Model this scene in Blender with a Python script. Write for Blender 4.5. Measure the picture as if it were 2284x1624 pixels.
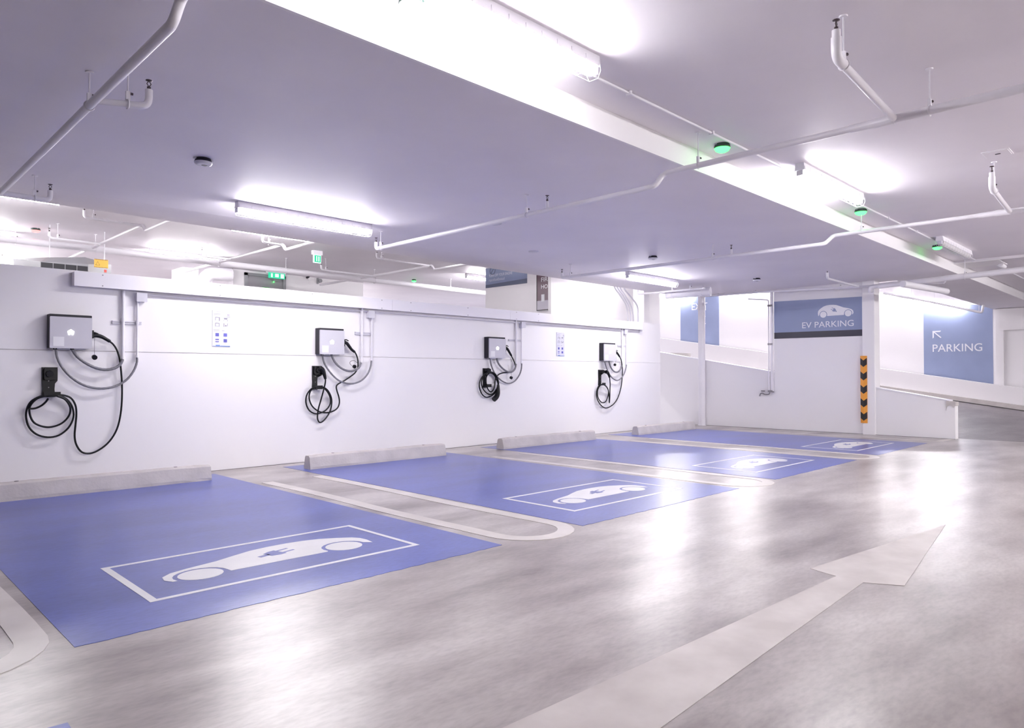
import bpy, math, random
from math import sin, cos, pi, radians, atan2, sqrt
from mathutils import Vector, Matrix
random.seed(7)
for o in list(bpy.data.objects): bpy.data.objects.remove(o)
S = bpy.context.scene
COL = S.collection

# ---------------------------------------------------------------- camera, world, exposure
cam_d = bpy.data.cameras.new('camera'); cam = bpy.data.objects.new('camera', cam_d); COL.objects.link(cam)
cam.location = (0, 0, 1.15)
YAW, PITCH, FPX = radians(44.928), radians(0.879), 1560.3
fw = Vector((sin(YAW)*cos(PITCH), cos(YAW)*cos(PITCH), sin(PITCH)))
cam.rotation_euler = fw.to_track_quat('-Z', 'Y').to_euler()
cam_d.sensor_width = 36; cam_d.lens = FPX/2284*36; cam_d.clip_start = .05; cam_d.clip_end = 200
S.camera = cam
w = bpy.data.worlds.new('world'); S.world = w; w.use_nodes = True
w.node_tree.nodes['Background'].inputs[0].default_value = (.80, .76, .86, 1)
w.node_tree.nodes['Background'].inputs[1].default_value = .5
S.view_settings.view_transform = 'Standard'; S.view_settings.look = 'None'
S.view_settings.gamma = 1; S.view_settings.use_curve_mapping = False
S.view_settings.exposure = EXPO = 1.0
LAMP = 56.0            # radiance of a lit lamp lens

# ---------------------------------------------------------------- materials
def nd(nt, t, **k):
    n = nt.nodes.new(t)
    for a, b in k.items(): setattr(n, a, b)
    return n
def mat(name, col, rough=.5, metal=0, emit=None, es=0, noise=None, bump=0, bscale=60, spec=.5, rnoise=0, coat=0):
    m = bpy.data.materials.new(name); m.use_nodes = True; nt = m.node_tree
    b = nt.nodes['Principled BSDF']
    b.inputs['Base Color'].default_value = (*col, 1); b.inputs['Roughness'].default_value = rough
    b.inputs['Metallic'].default_value = metal; b.inputs['Specular IOR Level'].default_value = spec
    if coat: b.inputs['Coat Weight'].default_value = coat; b.inputs['Coat Roughness'].default_value = .12
    if emit: b.inputs['Emission Color'].default_value = (*emit, 1); b.inputs['Emission Strength'].default_value = es
    geo = None
    if noise or bump or rnoise:
        geo = nd(nt, 'ShaderNodeNewGeometry')
    if noise:
        col2, sc, det = noise
        n = nd(nt, 'ShaderNodeTexNoise'); n.inputs['Scale'].default_value = sc; n.inputs['Detail'].default_value = det
        nt.links.new(geo.outputs['Position'], n.inputs['Vector'])
        r = nd(nt, 'ShaderNodeValToRGB'); r.color_ramp.elements[0].position = .35; r.color_ramp.elements[1].position = .68
        r.color_ramp.elements[0].color = (*col2, 1); r.color_ramp.elements[1].color = (*col, 1)
        nt.links.new(n.outputs['Fac'], r.inputs['Fac']); nt.links.new(r.outputs['Color'], b.inputs['Base Color'])
    if bump:
        n = nd(nt, 'ShaderNodeTexNoise'); n.inputs['Scale'].default_value = bscale; n.inputs['Detail'].default_value = 4
        nt.links.new(geo.outputs['Position'], n.inputs['Vector'])
        bu = nd(nt, 'ShaderNodeBump'); bu.inputs['Strength'].default_value = bump; bu.inputs['Distance'].default_value = .01
        nt.links.new(n.outputs['Fac'], bu.inputs['Height']); nt.links.new(bu.outputs['Normal'], b.inputs['Normal'])
    if rnoise:
        n = nd(nt, 'ShaderNodeTexNoise'); n.inputs['Scale'].default_value = 1.7; n.inputs['Detail'].default_value = 6
        nt.links.new(geo.outputs['Position'], n.inputs['Vector'])
        mr = nd(nt, 'ShaderNodeMapRange'); mr.inputs['From Min'].default_value = .3; mr.inputs['From Max'].default_value = .7
        mr.inputs['To Min'].default_value = rough-rnoise; mr.inputs['To Max'].default_value = rough+rnoise
        nt.links.new(n.outputs['Fac'], mr.inputs['Value']); nt.links.new(mr.outputs['Result'], b.inputs['Roughness'])
    return m
def floor_mat(name, c0, c1, c2, rough, spec=.5, bump=.12):
    """polished concrete: cloudy patches, fine trowel streaks and small dark scuffs"""
    m = bpy.data.materials.new(name); m.use_nodes = True; nt = m.node_tree; b = nt.nodes['Principled BSDF']; L = nt.links.new
    g = nd(nt, 'ShaderNodeNewGeometry')
    mp = nd(nt, 'ShaderNodeMapping'); mp.inputs['Scale'].default_value = (.55, 1.5, 1); mp.inputs['Rotation'].default_value = (0, 0, .7)
    L(g.outputs['Position'], mp.inputs['Vector'])
    n1 = nd(nt, 'ShaderNodeTexNoise'); n1.inputs['Scale'].default_value = 1.1; n1.inputs['Detail'].default_value = 7; n1.inputs['Roughness'].default_value = .58
    L(mp.outputs[0], n1.inputs['Vector'])
    r = nd(nt, 'ShaderNodeValToRGB'); e = r.color_ramp.elements
    e[0].position = .33; e[0].color = (*c0, 1); e[1].position = .66; e[1].color = (*c2, 1)
    k = e.new(.5); k.color = (*c1, 1)
    L(n1.outputs['Fac'], r.inputs['Fac'])
    n2 = nd(nt, 'ShaderNodeTexNoise'); n2.inputs['Scale'].default_value = 34; n2.inputs['Detail'].default_value = 6; L(mp.outputs[0], n2.inputs['Vector'])
    r2 = nd(nt, 'ShaderNodeValToRGB'); r2.color_ramp.elements[0].position = .3; r2.color_ramp.elements[0].color = (.72, .72, .72, 1); r2.color_ramp.elements[1].position = .6
    L(n2.outputs['Fac'], r2.inputs['Fac'])
    mx = nd(nt, 'ShaderNodeMix', data_type='RGBA', blend_type='MULTIPLY'); mx.inputs[0].default_value = .55
    L(r.outputs[0], mx.inputs[6]); L(r2.outputs[0], mx.inputs[7])
    v = nd(nt, 'ShaderNodeTexNoise'); v.inputs['Scale'].default_value = 16; v.inputs['Detail'].default_value = 8; v.inputs['Roughness'].default_value = .75; L(mp.outputs[0], v.inputs['Vector'])
    r3 = nd(nt, 'ShaderNodeValToRGB'); r3.color_ramp.elements[0].position = .2; r3.color_ramp.elements[0].color = (.45, .43, .46, 1); r3.color_ramp.elements[1].position = .34
    L(v.outputs['Fac'], r3.inputs['Fac'])
    mx2 = nd(nt, 'ShaderNodeMix', data_type='RGBA', blend_type='MULTIPLY'); mx2.inputs[0].default_value = .8
    L(mx.outputs[2], mx2.inputs[6]); L(r3.outputs[0], mx2.inputs[7]); L(mx2.outputs[2], b.inputs['Base Color'])
    mr = nd(nt, 'ShaderNodeMapRange'); mr.inputs['From Min'].default_value = .3; mr.inputs['From Max'].default_value = .7
    mr.inputs['To Min'].default_value = rough-.018; mr.inputs['To Max'].default_value = rough+.022; mr.clamp = True
    L(n1.outputs['Fac'], mr.inputs['Value']); L(mr.outputs[0], b.inputs['Roughness'])
    b.inputs['Specular IOR Level'].default_value = spec
    bu = nd(nt, 'ShaderNodeBump'); bu.inputs['Strength'].default_value = bump; bu.inputs['Distance'].default_value = .006
    n4 = nd(nt, 'ShaderNodeTexNoise'); n4.inputs['Scale'].default_value = 9; n4.inputs['Detail'].default_value = 5; L(g.outputs['Position'], n4.inputs['Vector'])
    L(n4.outputs['Fac'], bu.inputs['Height']); L(bu.outputs[0], b.inputs['Normal'])
    return m
def em_mat(name, col, s):
    m = bpy.data.materials.new(name); m.use_nodes = True; nt = m.node_tree; nt.nodes.clear()
    e = nd(nt, 'ShaderNodeEmission'); e.inputs[0].default_value = (*col, 1); e.inputs[1].default_value = s
    o = nd(nt, 'ShaderNodeOutputMaterial'); nt.links.new(e.outputs[0], o.inputs[0]); return m
M = dict(
 wall=mat('wall_paint', (.90, .88, .90), .62, noise=((.895, .875, .895), .9, 4), bump=.04, bscale=30),
 ceil=mat('ceiling_paint', (.86, .825, .875), .6, noise=((.82, .785, .84), 1.1, 5), bump=.05, bscale=25),
 floor=floor_mat('polished_concrete', (.21, .178, .17), (.41, .372, .36), (.60, .56, .54), .298, .55),
 ramp=floor_mat('ramp_concrete', (.14, .125, .13), (.20, .18, .19), (.26, .235, .245), .5, .35),
 blue=floor_mat('blue_floor_paint', (.075, .105, .36), (.105, .14, .45), (.125, .165, .51), .298, .5, .05),
 line=mat('white_line_paint', (.76, .72, .69), .4, noise=((.64, .60, .57), 3, 6)),
 mark=mat('white_symbol_paint', (.88, .88, .88), .3, noise=((.82, .82, .83), 5, 5)),
 arrow=mat('worn_arrow_paint', (.62, .575, .55), .42, noise=((.50, .455, .435), 4, 8)),
 stop=mat('wheel_stop_concrete', (.64, .60, .585), .75, noise=((.54, .505, .495), 4, 8), bump=.25, bscale=40),
 white=mat('white_metal', (.88, .86, .91), .35), pipe=mat('white_pipe_paint', (.86, .84, .89), .3, noise=((.83, .81, .86), 3, 3)),
 plastic=mat('light_grey_plastic', (.66, .65, .72), .4), grey=mat('grey_conduit', (.20, .195, .22), .45),
 dark=mat('dark_grey_housing', (.014, .013, .022), .45, spec=.35), black=mat('black_rubber', (.004, .004, .006), .4, spec=.3),
 panel=mat('silver_white_panel', (.60, .59, .65), .65), sticker=mat('white_sticker', (.80, .80, .84), .5), logo=em_mat('white_lit_logo', (1, 1, 1), 2.2),
 steel=mat('dull_steel', (.25, .24, .26), .35, .8), brass=mat('dark_brass', (.09, .07, .08), .4, .6),
 dim_fill_lens=em_mat('dim_fill_lamp_lens', (1, .975, .99), LAMP*.22), fill_lens=em_mat('added_fill_lamp_lens', (1, .975, .99), LAMP*3.2), blens=em_mat('bright_lit_lamp_lens', (1, .975, .99), LAMP*1.35), lens=em_mat('lit_lamp_lens', (1, .965, .99), LAMP), off=mat('unlit_lamp_lens', (.6, .58, .6), .4),  # dimmest and strongest lenses serve only lamps added as fill
 green=em_mat('green_lit_lens', (.035, 1, .07), 5.0), paleg=em_mat('pale_lit_lens', (.72, 1, .86), 5.0), redl=em_mat('red_lit_lens', (1, .12, .12), 3),
 gbase=mat('dark_indicator_base', (.03, .06, .05), .5),
 sblue=mat('sign_blue_paint', (.28, .33, .51), .45, noise=((.26, .31, .48), 2, 4)), sblack=mat('sign_black_strip', (.03, .028, .05), .4),
 stext=mat('sign_white_lettering', (.82, .82, .86), .5), orange=mat('orange_guard', (.85, .36, .05), .45), gblack=mat('black_guard_stripe', (.02, .018, .02), .5),
 maroon=mat('maroon_hose_cabinet', (.13, .07, .10), .35), hgrey=mat('grey_cabinet_band', (.45, .42, .50), .3), door=mat('grey_steel_door', (.30, .285, .31), .45),
 notice=mat('pale_notice_print', (.68, .68, .78), .35), nprint=mat('grey_print', (.22, .21, .27), .5), nblue=mat('blue_print', (.12, .12, .48), .5), nblue2=mat('mid_blue_print', (.16, .27, .58), .5),
 yellow=mat('yellow_warning_print', (.85, .50, .09), .5), red=mat('red_print', (.7, .1, .08), .5), grille=mat('black_grille', (.015, .015, .02), .5),
 exitg=em_mat('lit_green_exit_face', (.06, .75, .42), .55), exitw=em_mat('lit_white_exit_face', (.8, 1, .95), .6), unit=mat('unit_grey_sheet', (.30, .30, .32), .45),
 gplate=mat('green_plate', (.05, .4, .08), .5), rubber=mat('dark_joint', (.12, .11, .12), .8))

# ---------------------------------------------------------------- mesh helpers
class MB:
    def __init__(s): s.v = []; s.f = []; s.sm = []
    def add(s, vs, fs, smooth=False):
        k = len(s.v); s.v += [tuple(v) for v in vs]; s.f += [tuple(i+k for i in f) for f in fs]; s.sm += [smooth]*len(fs); return s
    def box(s, x0, x1, y0, y1, z0, z1):
        vs = [(x, y, z) for x in (x0, x1) for y in (y0, y1) for z in (z0, z1)]
        return s.add(vs, [(0, 1, 3, 2), (4, 6, 7, 5), (0, 4, 5, 1), (2, 3, 7, 6), (0, 2, 6, 4), (1, 5, 7, 3)])
    def rbox(s, x0, x1, y0, y1, z0, z1, r=.006, ax='y'):
        """box with the four edges along one axis rounded"""
        A = {'x': (y0, y1, z0, z1), 'y': (x0, x1, z0, z1), 'z': (x0, x1, y0, y1)}[ax]
        pts = []
        for cx, cy, a0 in ((A[1]-r, A[3]-r, 0), (A[0]+r, A[3]-r, 90), (A[0]+r, A[2]+r, 180), (A[1]-r, A[2]+r, 270)):
            for k in range(4): a = radians(a0+30*k); pts.append((cx+r*cos(a), cy+r*sin(a)))
        d = {'x': (x0, x1), 'y': (y0, y1), 'z': (z0, z1)}[ax]
        return s.prism(pts, ax, d[0], d[1])
    def prism(s, poly, ax, d0, d1):
        f = {'z': lambda p, d: (p[0], p[1], d), 'y': lambda p, d: (p[0], d, p[1]), 'x': lambda p, d: (d, p[0], p[1])}[ax]
        n = len(poly); vs = [f(p, d0) for p in poly]+[f(p, d1) for p in poly]
        return s.add(vs, [tuple(range(n))[::-1], tuple(range(n, 2*n))]+[(i, (i+1) % n, n+(i+1) % n, n+i) for i in range(n)])
    def tube(s, pts, r, n=10, closed=False, caps=True):
        P = [Vector(p) for p in pts]; N = len(P)
        T = [(P[(i+1) % N]-P[i-1] if closed else P[min(i+1, N-1)]-P[max(i-1, 0)]).normalized() for i in range(N)]
        up = Vector((0, 0, 1)) if abs(T[0].z) < .9 else Vector((1, 0, 0))
        u = (up-T[0]*up.dot(T[0])).normalized(); vs = []; rr = r if isinstance(r, (list, tuple)) else [r]*N
        for i in range(N):
            u = (u-T[i]*u.dot(T[i])).normalized(); b = T[i].cross(u)
            for k in range(n): a = 2*pi*k/n; vs.append(P[i]+(u*cos(a)+b*sin(a))*rr[i])
        m = N if closed else N-1
        fs = [(i*n+k, i*n+(k+1) % n, ((i+1) % N)*n+(k+1) % n, ((i+1) % N)*n+k) for i in range(m) for k in range(n)]
        s.add(vs, fs, True)
        if caps and not closed: s.add(vs[:n], [tuple(range(n))[::-1]]); s.add(vs[-n:], [tuple(range(n))])
        return s
    def cyl(s, a, b, r, n=14): return s.tube([a, b], r, n)
    def lathe(s, c, prof, n=20):
        vs = []; m = len(prof)
        for r, z in prof:
            for k in range(n): a = 2*pi*k/n; vs.append((c[0]+r*cos(a), c[1]+r*sin(a), c[2]+z))
        fs = [(i*n+k, i*n+(k+1) % n, (i+1)*n+(k+1) % n, (i+1)*n+k) for i in range(m-1) for k in range(n)]
        s.add(vs, fs, True); s.add(vs[:n], [tuple(range(n))[::-1]]); s.add(vs[-n:], [tuple(range(n))]); return s
def smooth(pts, k=5):
    P = [Vector(p) for p in pts]; out = []
    for i in range(len(P)-1):
        p0 = P[max(i-1, 0)]; p1 = P[i]; p2 = P[i+1]; p3 = P[min(i+2, len(P)-1)]
        for j in range(k):
            t = j/k; out.append(.5*((2*p1)+(p2-p0)*t+(2*p0-5*p1+4*p2-p3)*t*t+(3*p1-p0-3*p2+p3)*t**3))
    out.append(P[-1]); return out
def bend(pts, r=.06, k=5):
    """polyline with its corners rounded, for pipes with elbows"""
    P = [Vector(p) for p in pts]; out = [P[0]]
    for i in range(1, len(P)-1):
        a = (P[i-1]-P[i]); b = (P[i+1]-P[i]); d = min(r, a.length*.49, b.length*.49); a = P[i]+a.normalized()*d; b = P[i]+b.normalized()*d
        for j in range(k+1): t = j/k; out.append(a*(1-t)**2+P[i]*2*t*(1-t)+b*t*t)
    out.append(P[-1]); return out

WL = {}
def thing(name, label, cat, loc=(0, 0, 0), group=None):
    o = bpy.data.objects.new(name, None); COL.objects.link(o); o.location = loc; o.empty_display_size = .1
    o['label'] = label; o['category'] = cat
    if group: o['group'] = group
    WL[o.name] = Vector(loc); return o
def obj(name, mb, m, parent=None, label=None, loc=None):
    """one mesh object; vertices are given in world coordinates"""
    off = WL[parent.name] if parent else Vector(loc or (0, 0, 0))
    me = bpy.data.meshes.new(name)
    me.from_pydata([Vector(v)-off for v in mb.v], [], mb.f); me.update()
    me.polygons.foreach_set('use_smooth', mb.sm)
    me.materials.append(m)
    o = bpy.data.objects.new(name, me); COL.objects.link(o)
    if parent: o.parent = parent; WL[o.name] = off
    else: o.location = off; WL[o.name] = off
    if label: o['label'] = label
    return o
def solo(name, mb, m, label, cat, group=None, loc=None):
    if loc is None:
        xs = [v[0] for v in mb.v]; ys = [v[1] for v in mb.v]; zs = [v[2] for v in mb.v]
        loc = ((min(xs)+max(xs))/2, (min(ys)+max(ys))/2, min(zs))
    o = obj(name, mb, m, None, label, loc); o['category'] = cat
    if group: o['group'] = group
    return o
def struct(name, mb, m, label=None, parent=None):
    o = obj(name, mb, m, parent)
    if not parent: o['kind'] = 'structure'
    if label: o['label'] = label
    return o
def box(*a): return MB().box(*a)
def text_mesh(name, txt, m, parent, origin, right, up, size, depth=.004, width=None, label=None, align='LEFT', off=0, split=False):
    cu = bpy.data.curves.new(name, 'FONT'); cu.body = txt; cu.size = 1; cu.extrude = 0; cu.offset = off; cu.align_x = 'LEFT'; cu.resolution_u = 4
    t = bpy.data.objects.new(name+'_tmp', cu); COL.objects.link(t)
    bpy.context.view_layer.update()
    me = bpy.data.meshes.new_from_object(t.evaluated_get(bpy.context.evaluated_depsgraph_get()))
    bpy.data.objects.remove(t)
    if not me.vertices: return None
    xs = [v.co.x for v in me.vertices]; ys = [v.co.y for v in me.vertices]
    x0, x1 = min(xs), max(xs); right = Vector(right); up = Vector(up); nrm = right.cross(up)
    sy = size/(.73); sx = (width/(x1-x0)) if width else sy; O = Vector(origin); offp = WL[parent.name] if parent else Vector((0, 0, 0))
    for v in me.vertices:
        v.co = O+right*((v.co.x-x0)*sx)+up*(v.co.y*sy)+nrm*(depth+v.co.z*.001)-offp
    me.materials.clear(); me.materials.append(m)
    if split:                                   # every letter an object of its own
        n = len(me.vertices); par = list(range(n))
        def root(a):
            while par[a] != a: par[a] = par[par[a]]; a = par[a]
            return a
        for e in me.edges: par[root(e.vertices[0])] = root(e.vertices[1])
        isl = {}
        for f in me.polygons: isl.setdefault(root(f.vertices[0]), []).append(f)
        for fs in isl.values():
            ids = sorted({i for f in fs for i in f.vertices}); ix = {a: k for k, a in enumerate(ids)}
            m2 = bpy.data.meshes.new('letter'); m2.from_pydata([me.vertices[i].co for i in ids], [], [tuple(ix[i] for i in f.vertices) for f in fs]); m2.materials.append(m)
            q = bpy.data.objects.new('letter', m2); COL.objects.link(q); q.parent = parent
        return None
    o = bpy.data.objects.new(name, me); COL.objects.link(o)
    if parent: o.parent = parent
    if label: o['label'] = label
    return o
D = {'c1':{'cable':[(2.246,8.41,1.514),(2.284,8.41,1.485),(2.322,8.41,1.426),(2.35,8.41,1.337),(2.364,8.41,1.241),(2.377,8.41,1.084),(2.38,8.41,0.904),(2.368,8.41,0.724),(2.332,8.41,0.558),(2.26,8.41,0.431),(2.165,8.41,0.349),(2.077,8.41,0.317),(2.0,8.41,0.338),(1.951,8.41,0.417),(1.934,8.41,0.51),(1.941,8.41,0.625),(1.948,8.41,0.74),
                  (1.938,8.41,0.833),(1.895,8.41,0.909),(1.825,8.41,0.939),(1.753,8.39,0.941),(1.643,8.37,0.938),(1.55,8.37,0.89),(1.513,8.39,0.813),(1.509,8.41,0.724),(1.534,8.41,0.624),(1.598,8.41,0.548),(1.693,8.41,0.512),(1.79,8.41,0.525),(1.878,8.41,0.6),(1.921,8.41,0.707),(1.906,8.39,0.812),(1.854,8.38,0.894),(1.775,8.36,0.936),
                  (1.689,8.36,0.937),(1.596,8.37,0.911),(1.536,8.38,0.835),(1.538,8.39,0.746),(1.574,8.39,0.667),(1.65,8.39,0.624),(1.726,8.39,0.617),(1.814,8.39,0.65),(1.875,8.38,0.727),(1.882,8.37,0.813),(1.834,8.36,0.895),(1.764,8.35,0.93)],
        'cap':[(2.098,8.36,1.335)],
        'clamp':[(2.287,8.43,1.741),(2.581,8.43,1.705)],
        'conA':[(1.753,8.39,1.417),(1.767,8.39,1.326),(1.809,8.39,1.23),(1.888,8.39,1.128),(1.99,8.39,1.05),(2.103,8.39,1.01),(2.218,8.39,1.005),(2.325,8.39,1.033),(2.423,8.39,1.099),(2.488,8.39,1.191),(2.519,8.39,1.279),(2.522,8.39,1.34)],
        'conB':[(1.894,8.38,1.42),(1.944,8.38,1.339),(2.026,8.38,1.27),(2.119,8.38,1.221),(2.214,8.38,1.204),(2.299,8.38,1.222),(2.353,8.38,1.265),(2.376,8.38,1.319)],
        'handle':[(2.071,8.37,1.563),(2.114,8.37,1.567),(2.161,8.37,1.557),(2.203,8.37,1.535),(2.251,8.37,1.504)],
        'holder':[(1.646,8.42,1.227),(1.782,8.42,1.088),(1.644,8.42,0.92),(1.759,8.42,0.918),(1.689,8.42,1.156)],
        'jbox':[(2.518,8.4,2.073),(2.644,8.4,1.962)],
        'pipeA':[(2.398,8.43,2.071),(2.387,8.43,1.749),(2.384,8.43,1.32)],
        'pipeB':[(2.535,8.43,1.954),(2.534,8.43,1.733),(2.534,8.43,1.34)],
        'string':[(2.098,8.36,1.548),(2.097,8.36,1.46),(2.098,8.36,1.364)],
        'tail':[(1.527,8.38,0.809),(1.58,8.38,0.812),(1.63,8.37,0.838),(1.666,8.36,0.876),(1.683,8.35,0.91)]},
 'c2':{'cable':[(5.298,8.41,1.48),(5.337,8.41,1.419),(5.359,8.41,1.343),(5.355,8.41,1.251),(5.317,8.41,1.181),(5.246,8.41,1.128),(5.142,8.41,1.068),(5.048,8.41,1.023),(5.02,8.41,0.986),(5.032,8.41,0.926),(5.061,8.41,0.843),(5.068,8.41,0.767),(5.041,8.41,0.701),(4.974,8.41,0.658),(4.874,8.41,0.64),(4.759,8.41,0.662),(4.662,8.41,0.735),
                  (4.618,8.41,0.838),(4.634,8.41,0.932),(4.684,8.38,0.986),(4.762,8.36,0.99),(4.855,8.38,0.937),(4.926,8.41,0.846),(4.927,8.41,0.756),(4.874,8.41,0.684),(4.792,8.41,0.643),(4.702,8.41,0.634),(4.614,8.41,0.686),(4.571,8.41,0.789),(4.589,8.41,0.897),(4.652,8.38,0.976),(4.748,8.35,0.993),(4.863,8.38,0.951),(4.943,8.41,0.845),
                  (4.948,8.41,0.741),(4.916,8.41,0.638),(4.841,8.41,0.545),(4.776,8.41,0.514),(4.74,8.41,0.571),(4.734,8.38,0.69),(4.768,8.37,0.821),(4.798,8.36,0.938),(4.818,8.35,1.041),(4.821,8.35,1.092)],
        'cap':[(5.271,8.36,1.262)],
        'clamp':[(5.336,8.43,1.751),(5.608,8.43,1.708)],
        'conA':[(4.793,8.39,1.42),(4.826,8.39,1.306),(4.91,8.39,1.188),(5.028,8.39,1.083),(5.148,8.39,1.037),(5.269,8.39,1.029),(5.402,8.39,1.069),(5.501,8.39,1.159),(5.552,8.39,1.26),(5.566,8.39,1.349)],
        'conB':[(4.923,8.38,1.423),(4.973,8.38,1.33),(5.055,8.38,1.253),(5.158,8.38,1.208),(5.262,8.38,1.204),(5.351,8.38,1.243),(5.389,8.38,1.32)],
        'handle':[(5.119,8.37,1.595),(5.159,8.37,1.578),(5.202,8.37,1.53),(5.237,8.37,1.493),(5.287,8.37,1.46)],
        'handle2':[(4.827,8.36,1.092),(4.807,8.36,1.158),(4.777,8.36,1.217),(4.736,8.36,1.238)],
        'holder':[(4.681,8.42,1.268),(4.853,8.42,1.143),(4.682,8.42,0.953),(4.796,8.42,0.952),(4.77,8.42,1.188)],
        'jbox':[(5.526,8.4,2.069),(5.693,8.4,1.954)],
        'pipeA':[(5.446,8.43,2.092),(5.431,8.43,1.732),(5.42,8.43,1.336)],
        'pipeB':[(5.601,8.43,1.951),(5.599,8.43,1.739),(5.594,8.43,1.35)],
        'string':[(5.32,8.36,1.311),(5.267,8.36,1.344),(5.211,8.36,1.333),(5.201,8.36,1.302),(5.232,8.36,1.272)]},
 'c3':{'cable':[(8.368,8.41,1.474),(8.412,8.41,1.418),(8.454,8.41,1.348),(8.468,8.41,1.285),(8.438,8.41,1.221),(8.349,8.41,1.193),(8.192,8.41,1.184),(8.086,8.41,1.158),(8.019,8.41,1.109),(7.991,8.41,1.041),(7.981,8.41,0.972),(7.953,8.41,0.904),(7.897,8.41,0.867),(7.831,8.41,0.913),(7.794,8.41,1.002),(7.785,8.41,1.083),(7.785,8.37,1.151),
                  (7.831,8.35,1.178),(7.924,8.37,1.151),(8.0,8.39,1.082),(8.057,8.41,0.999),(8.019,8.41,0.903),(7.925,8.41,0.83),(7.813,8.41,0.845),(7.721,8.41,0.921),(7.684,8.41,1.016),(7.721,8.41,1.11),(7.757,8.37,1.171),(7.831,8.35,1.191),(7.943,8.37,1.158),(8.034,8.39,1.082),(8.073,8.41,0.985),(8.019,8.41,0.876),(7.925,8.41,0.809),
                  (7.795,8.41,0.781),(7.693,8.41,0.841),(7.639,8.41,0.963),(7.675,8.41,1.083),(7.748,8.38,1.164),(7.831,8.35,1.198),(7.943,8.36,1.164),(8.009,8.37,1.096),(8.028,8.37,1.013)],
        'cap':[(8.319,8.36,1.099)],
        'clamp':[(8.349,8.43,1.755),(8.671,8.43,1.724)],
        'conA':[(7.859,8.39,1.423),(7.887,8.39,1.307),(7.962,8.39,1.178),(8.076,8.39,1.079),(8.192,8.39,1.023),(8.309,8.39,1.005),(8.438,8.39,1.045),(8.545,8.39,1.144),(8.593,8.39,1.243),(8.605,8.39,1.343)],
        'conB':[(7.994,8.38,1.422),(8.047,8.38,1.33),(8.143,8.38,1.252),(8.25,8.38,1.204),(8.348,8.38,1.196),(8.428,8.38,1.249),(8.458,8.38,1.334)],
        'handle':[(8.197,8.37,1.606),(8.24,8.37,1.582),(8.289,8.37,1.527),(8.338,8.37,1.466)],
        'handle2':[(8.017,8.36,0.986),(8.017,8.36,0.918),(8.009,8.36,0.843),(7.972,8.36,0.782),(7.915,8.36,0.742)],
        'holder':[(7.757,8.42,1.256),(7.957,8.42,1.192),(7.758,8.42,0.941),(7.869,8.42,0.939),(7.85,8.42,1.219)],
        'jbox':[(8.61,8.4,2.06),(8.739,8.4,1.962)],
        'pipeA':[(8.515,8.43,2.088),(8.506,8.43,1.732),(8.5,8.43,1.335)],
        'pipeB':[(8.634,8.43,1.944),(8.643,8.43,1.737),(8.647,8.43,1.344)],
        'string':[(8.309,8.36,1.444),(8.319,8.36,1.29),(8.329,8.36,1.126)]},
 'c4':{'cable':[(11.435,8.41,1.516),(11.482,8.41,1.459),(11.515,8.41,1.368),(11.531,8.41,1.251),(11.522,8.41,1.084),(11.479,8.41,0.885),(11.368,8.41,0.679),(11.204,8.41,0.552),(10.989,8.41,0.497),(10.819,8.41,0.564),(10.711,8.41,0.687),(10.691,8.41,0.799),(10.73,8.41,0.903),(10.769,8.37,0.955),(10.847,8.35,0.961),(10.978,8.38,0.908),
                  (11.07,8.41,0.825),(11.043,8.41,0.711),(10.977,8.41,0.624),(10.871,8.41,0.606),(10.768,8.41,0.67),(10.721,8.41,0.767),(10.742,8.41,0.878),(10.769,8.36,0.956),(10.86,8.35,0.95),(10.997,8.38,0.883),(11.078,8.41,0.8),(11.062,8.39,0.695),(11.07,8.39,0.593),(11.073,8.38,0.695),(11.079,8.38,0.858),(11.085,8.38,0.972),
                  (11.053,8.37,1.094)],
        'cap':[(11.213,8.36,1.347)],
        'clamp':[(11.427,8.43,1.75),(11.679,8.43,1.715)],
        'conA':[(10.919,8.39,1.429),(10.979,8.39,1.289),(11.09,8.39,1.143),(11.233,8.39,1.056),(11.37,8.39,1.043),(11.509,8.39,1.118),(11.599,8.39,1.226),(11.642,8.39,1.352)],
        'conB':[(11.038,8.38,1.43),(11.105,8.38,1.301),(11.212,8.38,1.216),(11.329,8.38,1.204),(11.426,8.38,1.259),(11.465,8.38,1.334)],
        'handle':[(11.263,8.37,1.603),(11.304,8.37,1.579),(11.353,8.37,1.539),(11.391,8.37,1.502)],
        'handle2':[(11.04,8.36,1.094),(11.014,8.36,1.151),(10.971,8.36,1.196),(10.926,8.36,1.207)],
        'holder':[(10.803,8.42,1.247),(11.05,8.42,1.175),(10.802,8.42,0.939),(11.017,8.42,0.936),(10.913,8.42,1.207)],
        'jbox':[(11.602,8.4,2.069),(11.795,8.4,1.976)],
        'pipeA':[(11.57,8.43,2.098),(11.56,8.43,1.72),(11.545,8.43,1.335)],
        'pipeB':[(11.703,8.43,1.969),(11.699,8.43,1.724),(11.697,8.43,1.361)],
        'string':[(11.276,8.36,1.529),(11.249,8.36,1.446),(11.221,8.36,1.372)]}}
# ================================================================ the setting
W = 8.46; XE = 14.42; ZB = 2.96; ZD = 3.15; ZK = 3.60; YS = 3.22; XF = 23.0
struct('floor', box(-12, XE+.2, -9, W+.1, -.2, 0).box(XE+.2, 23.2, -9, -5.8, -.2, 0), M['floor'], 'polished grey concrete parking floor')
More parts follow.
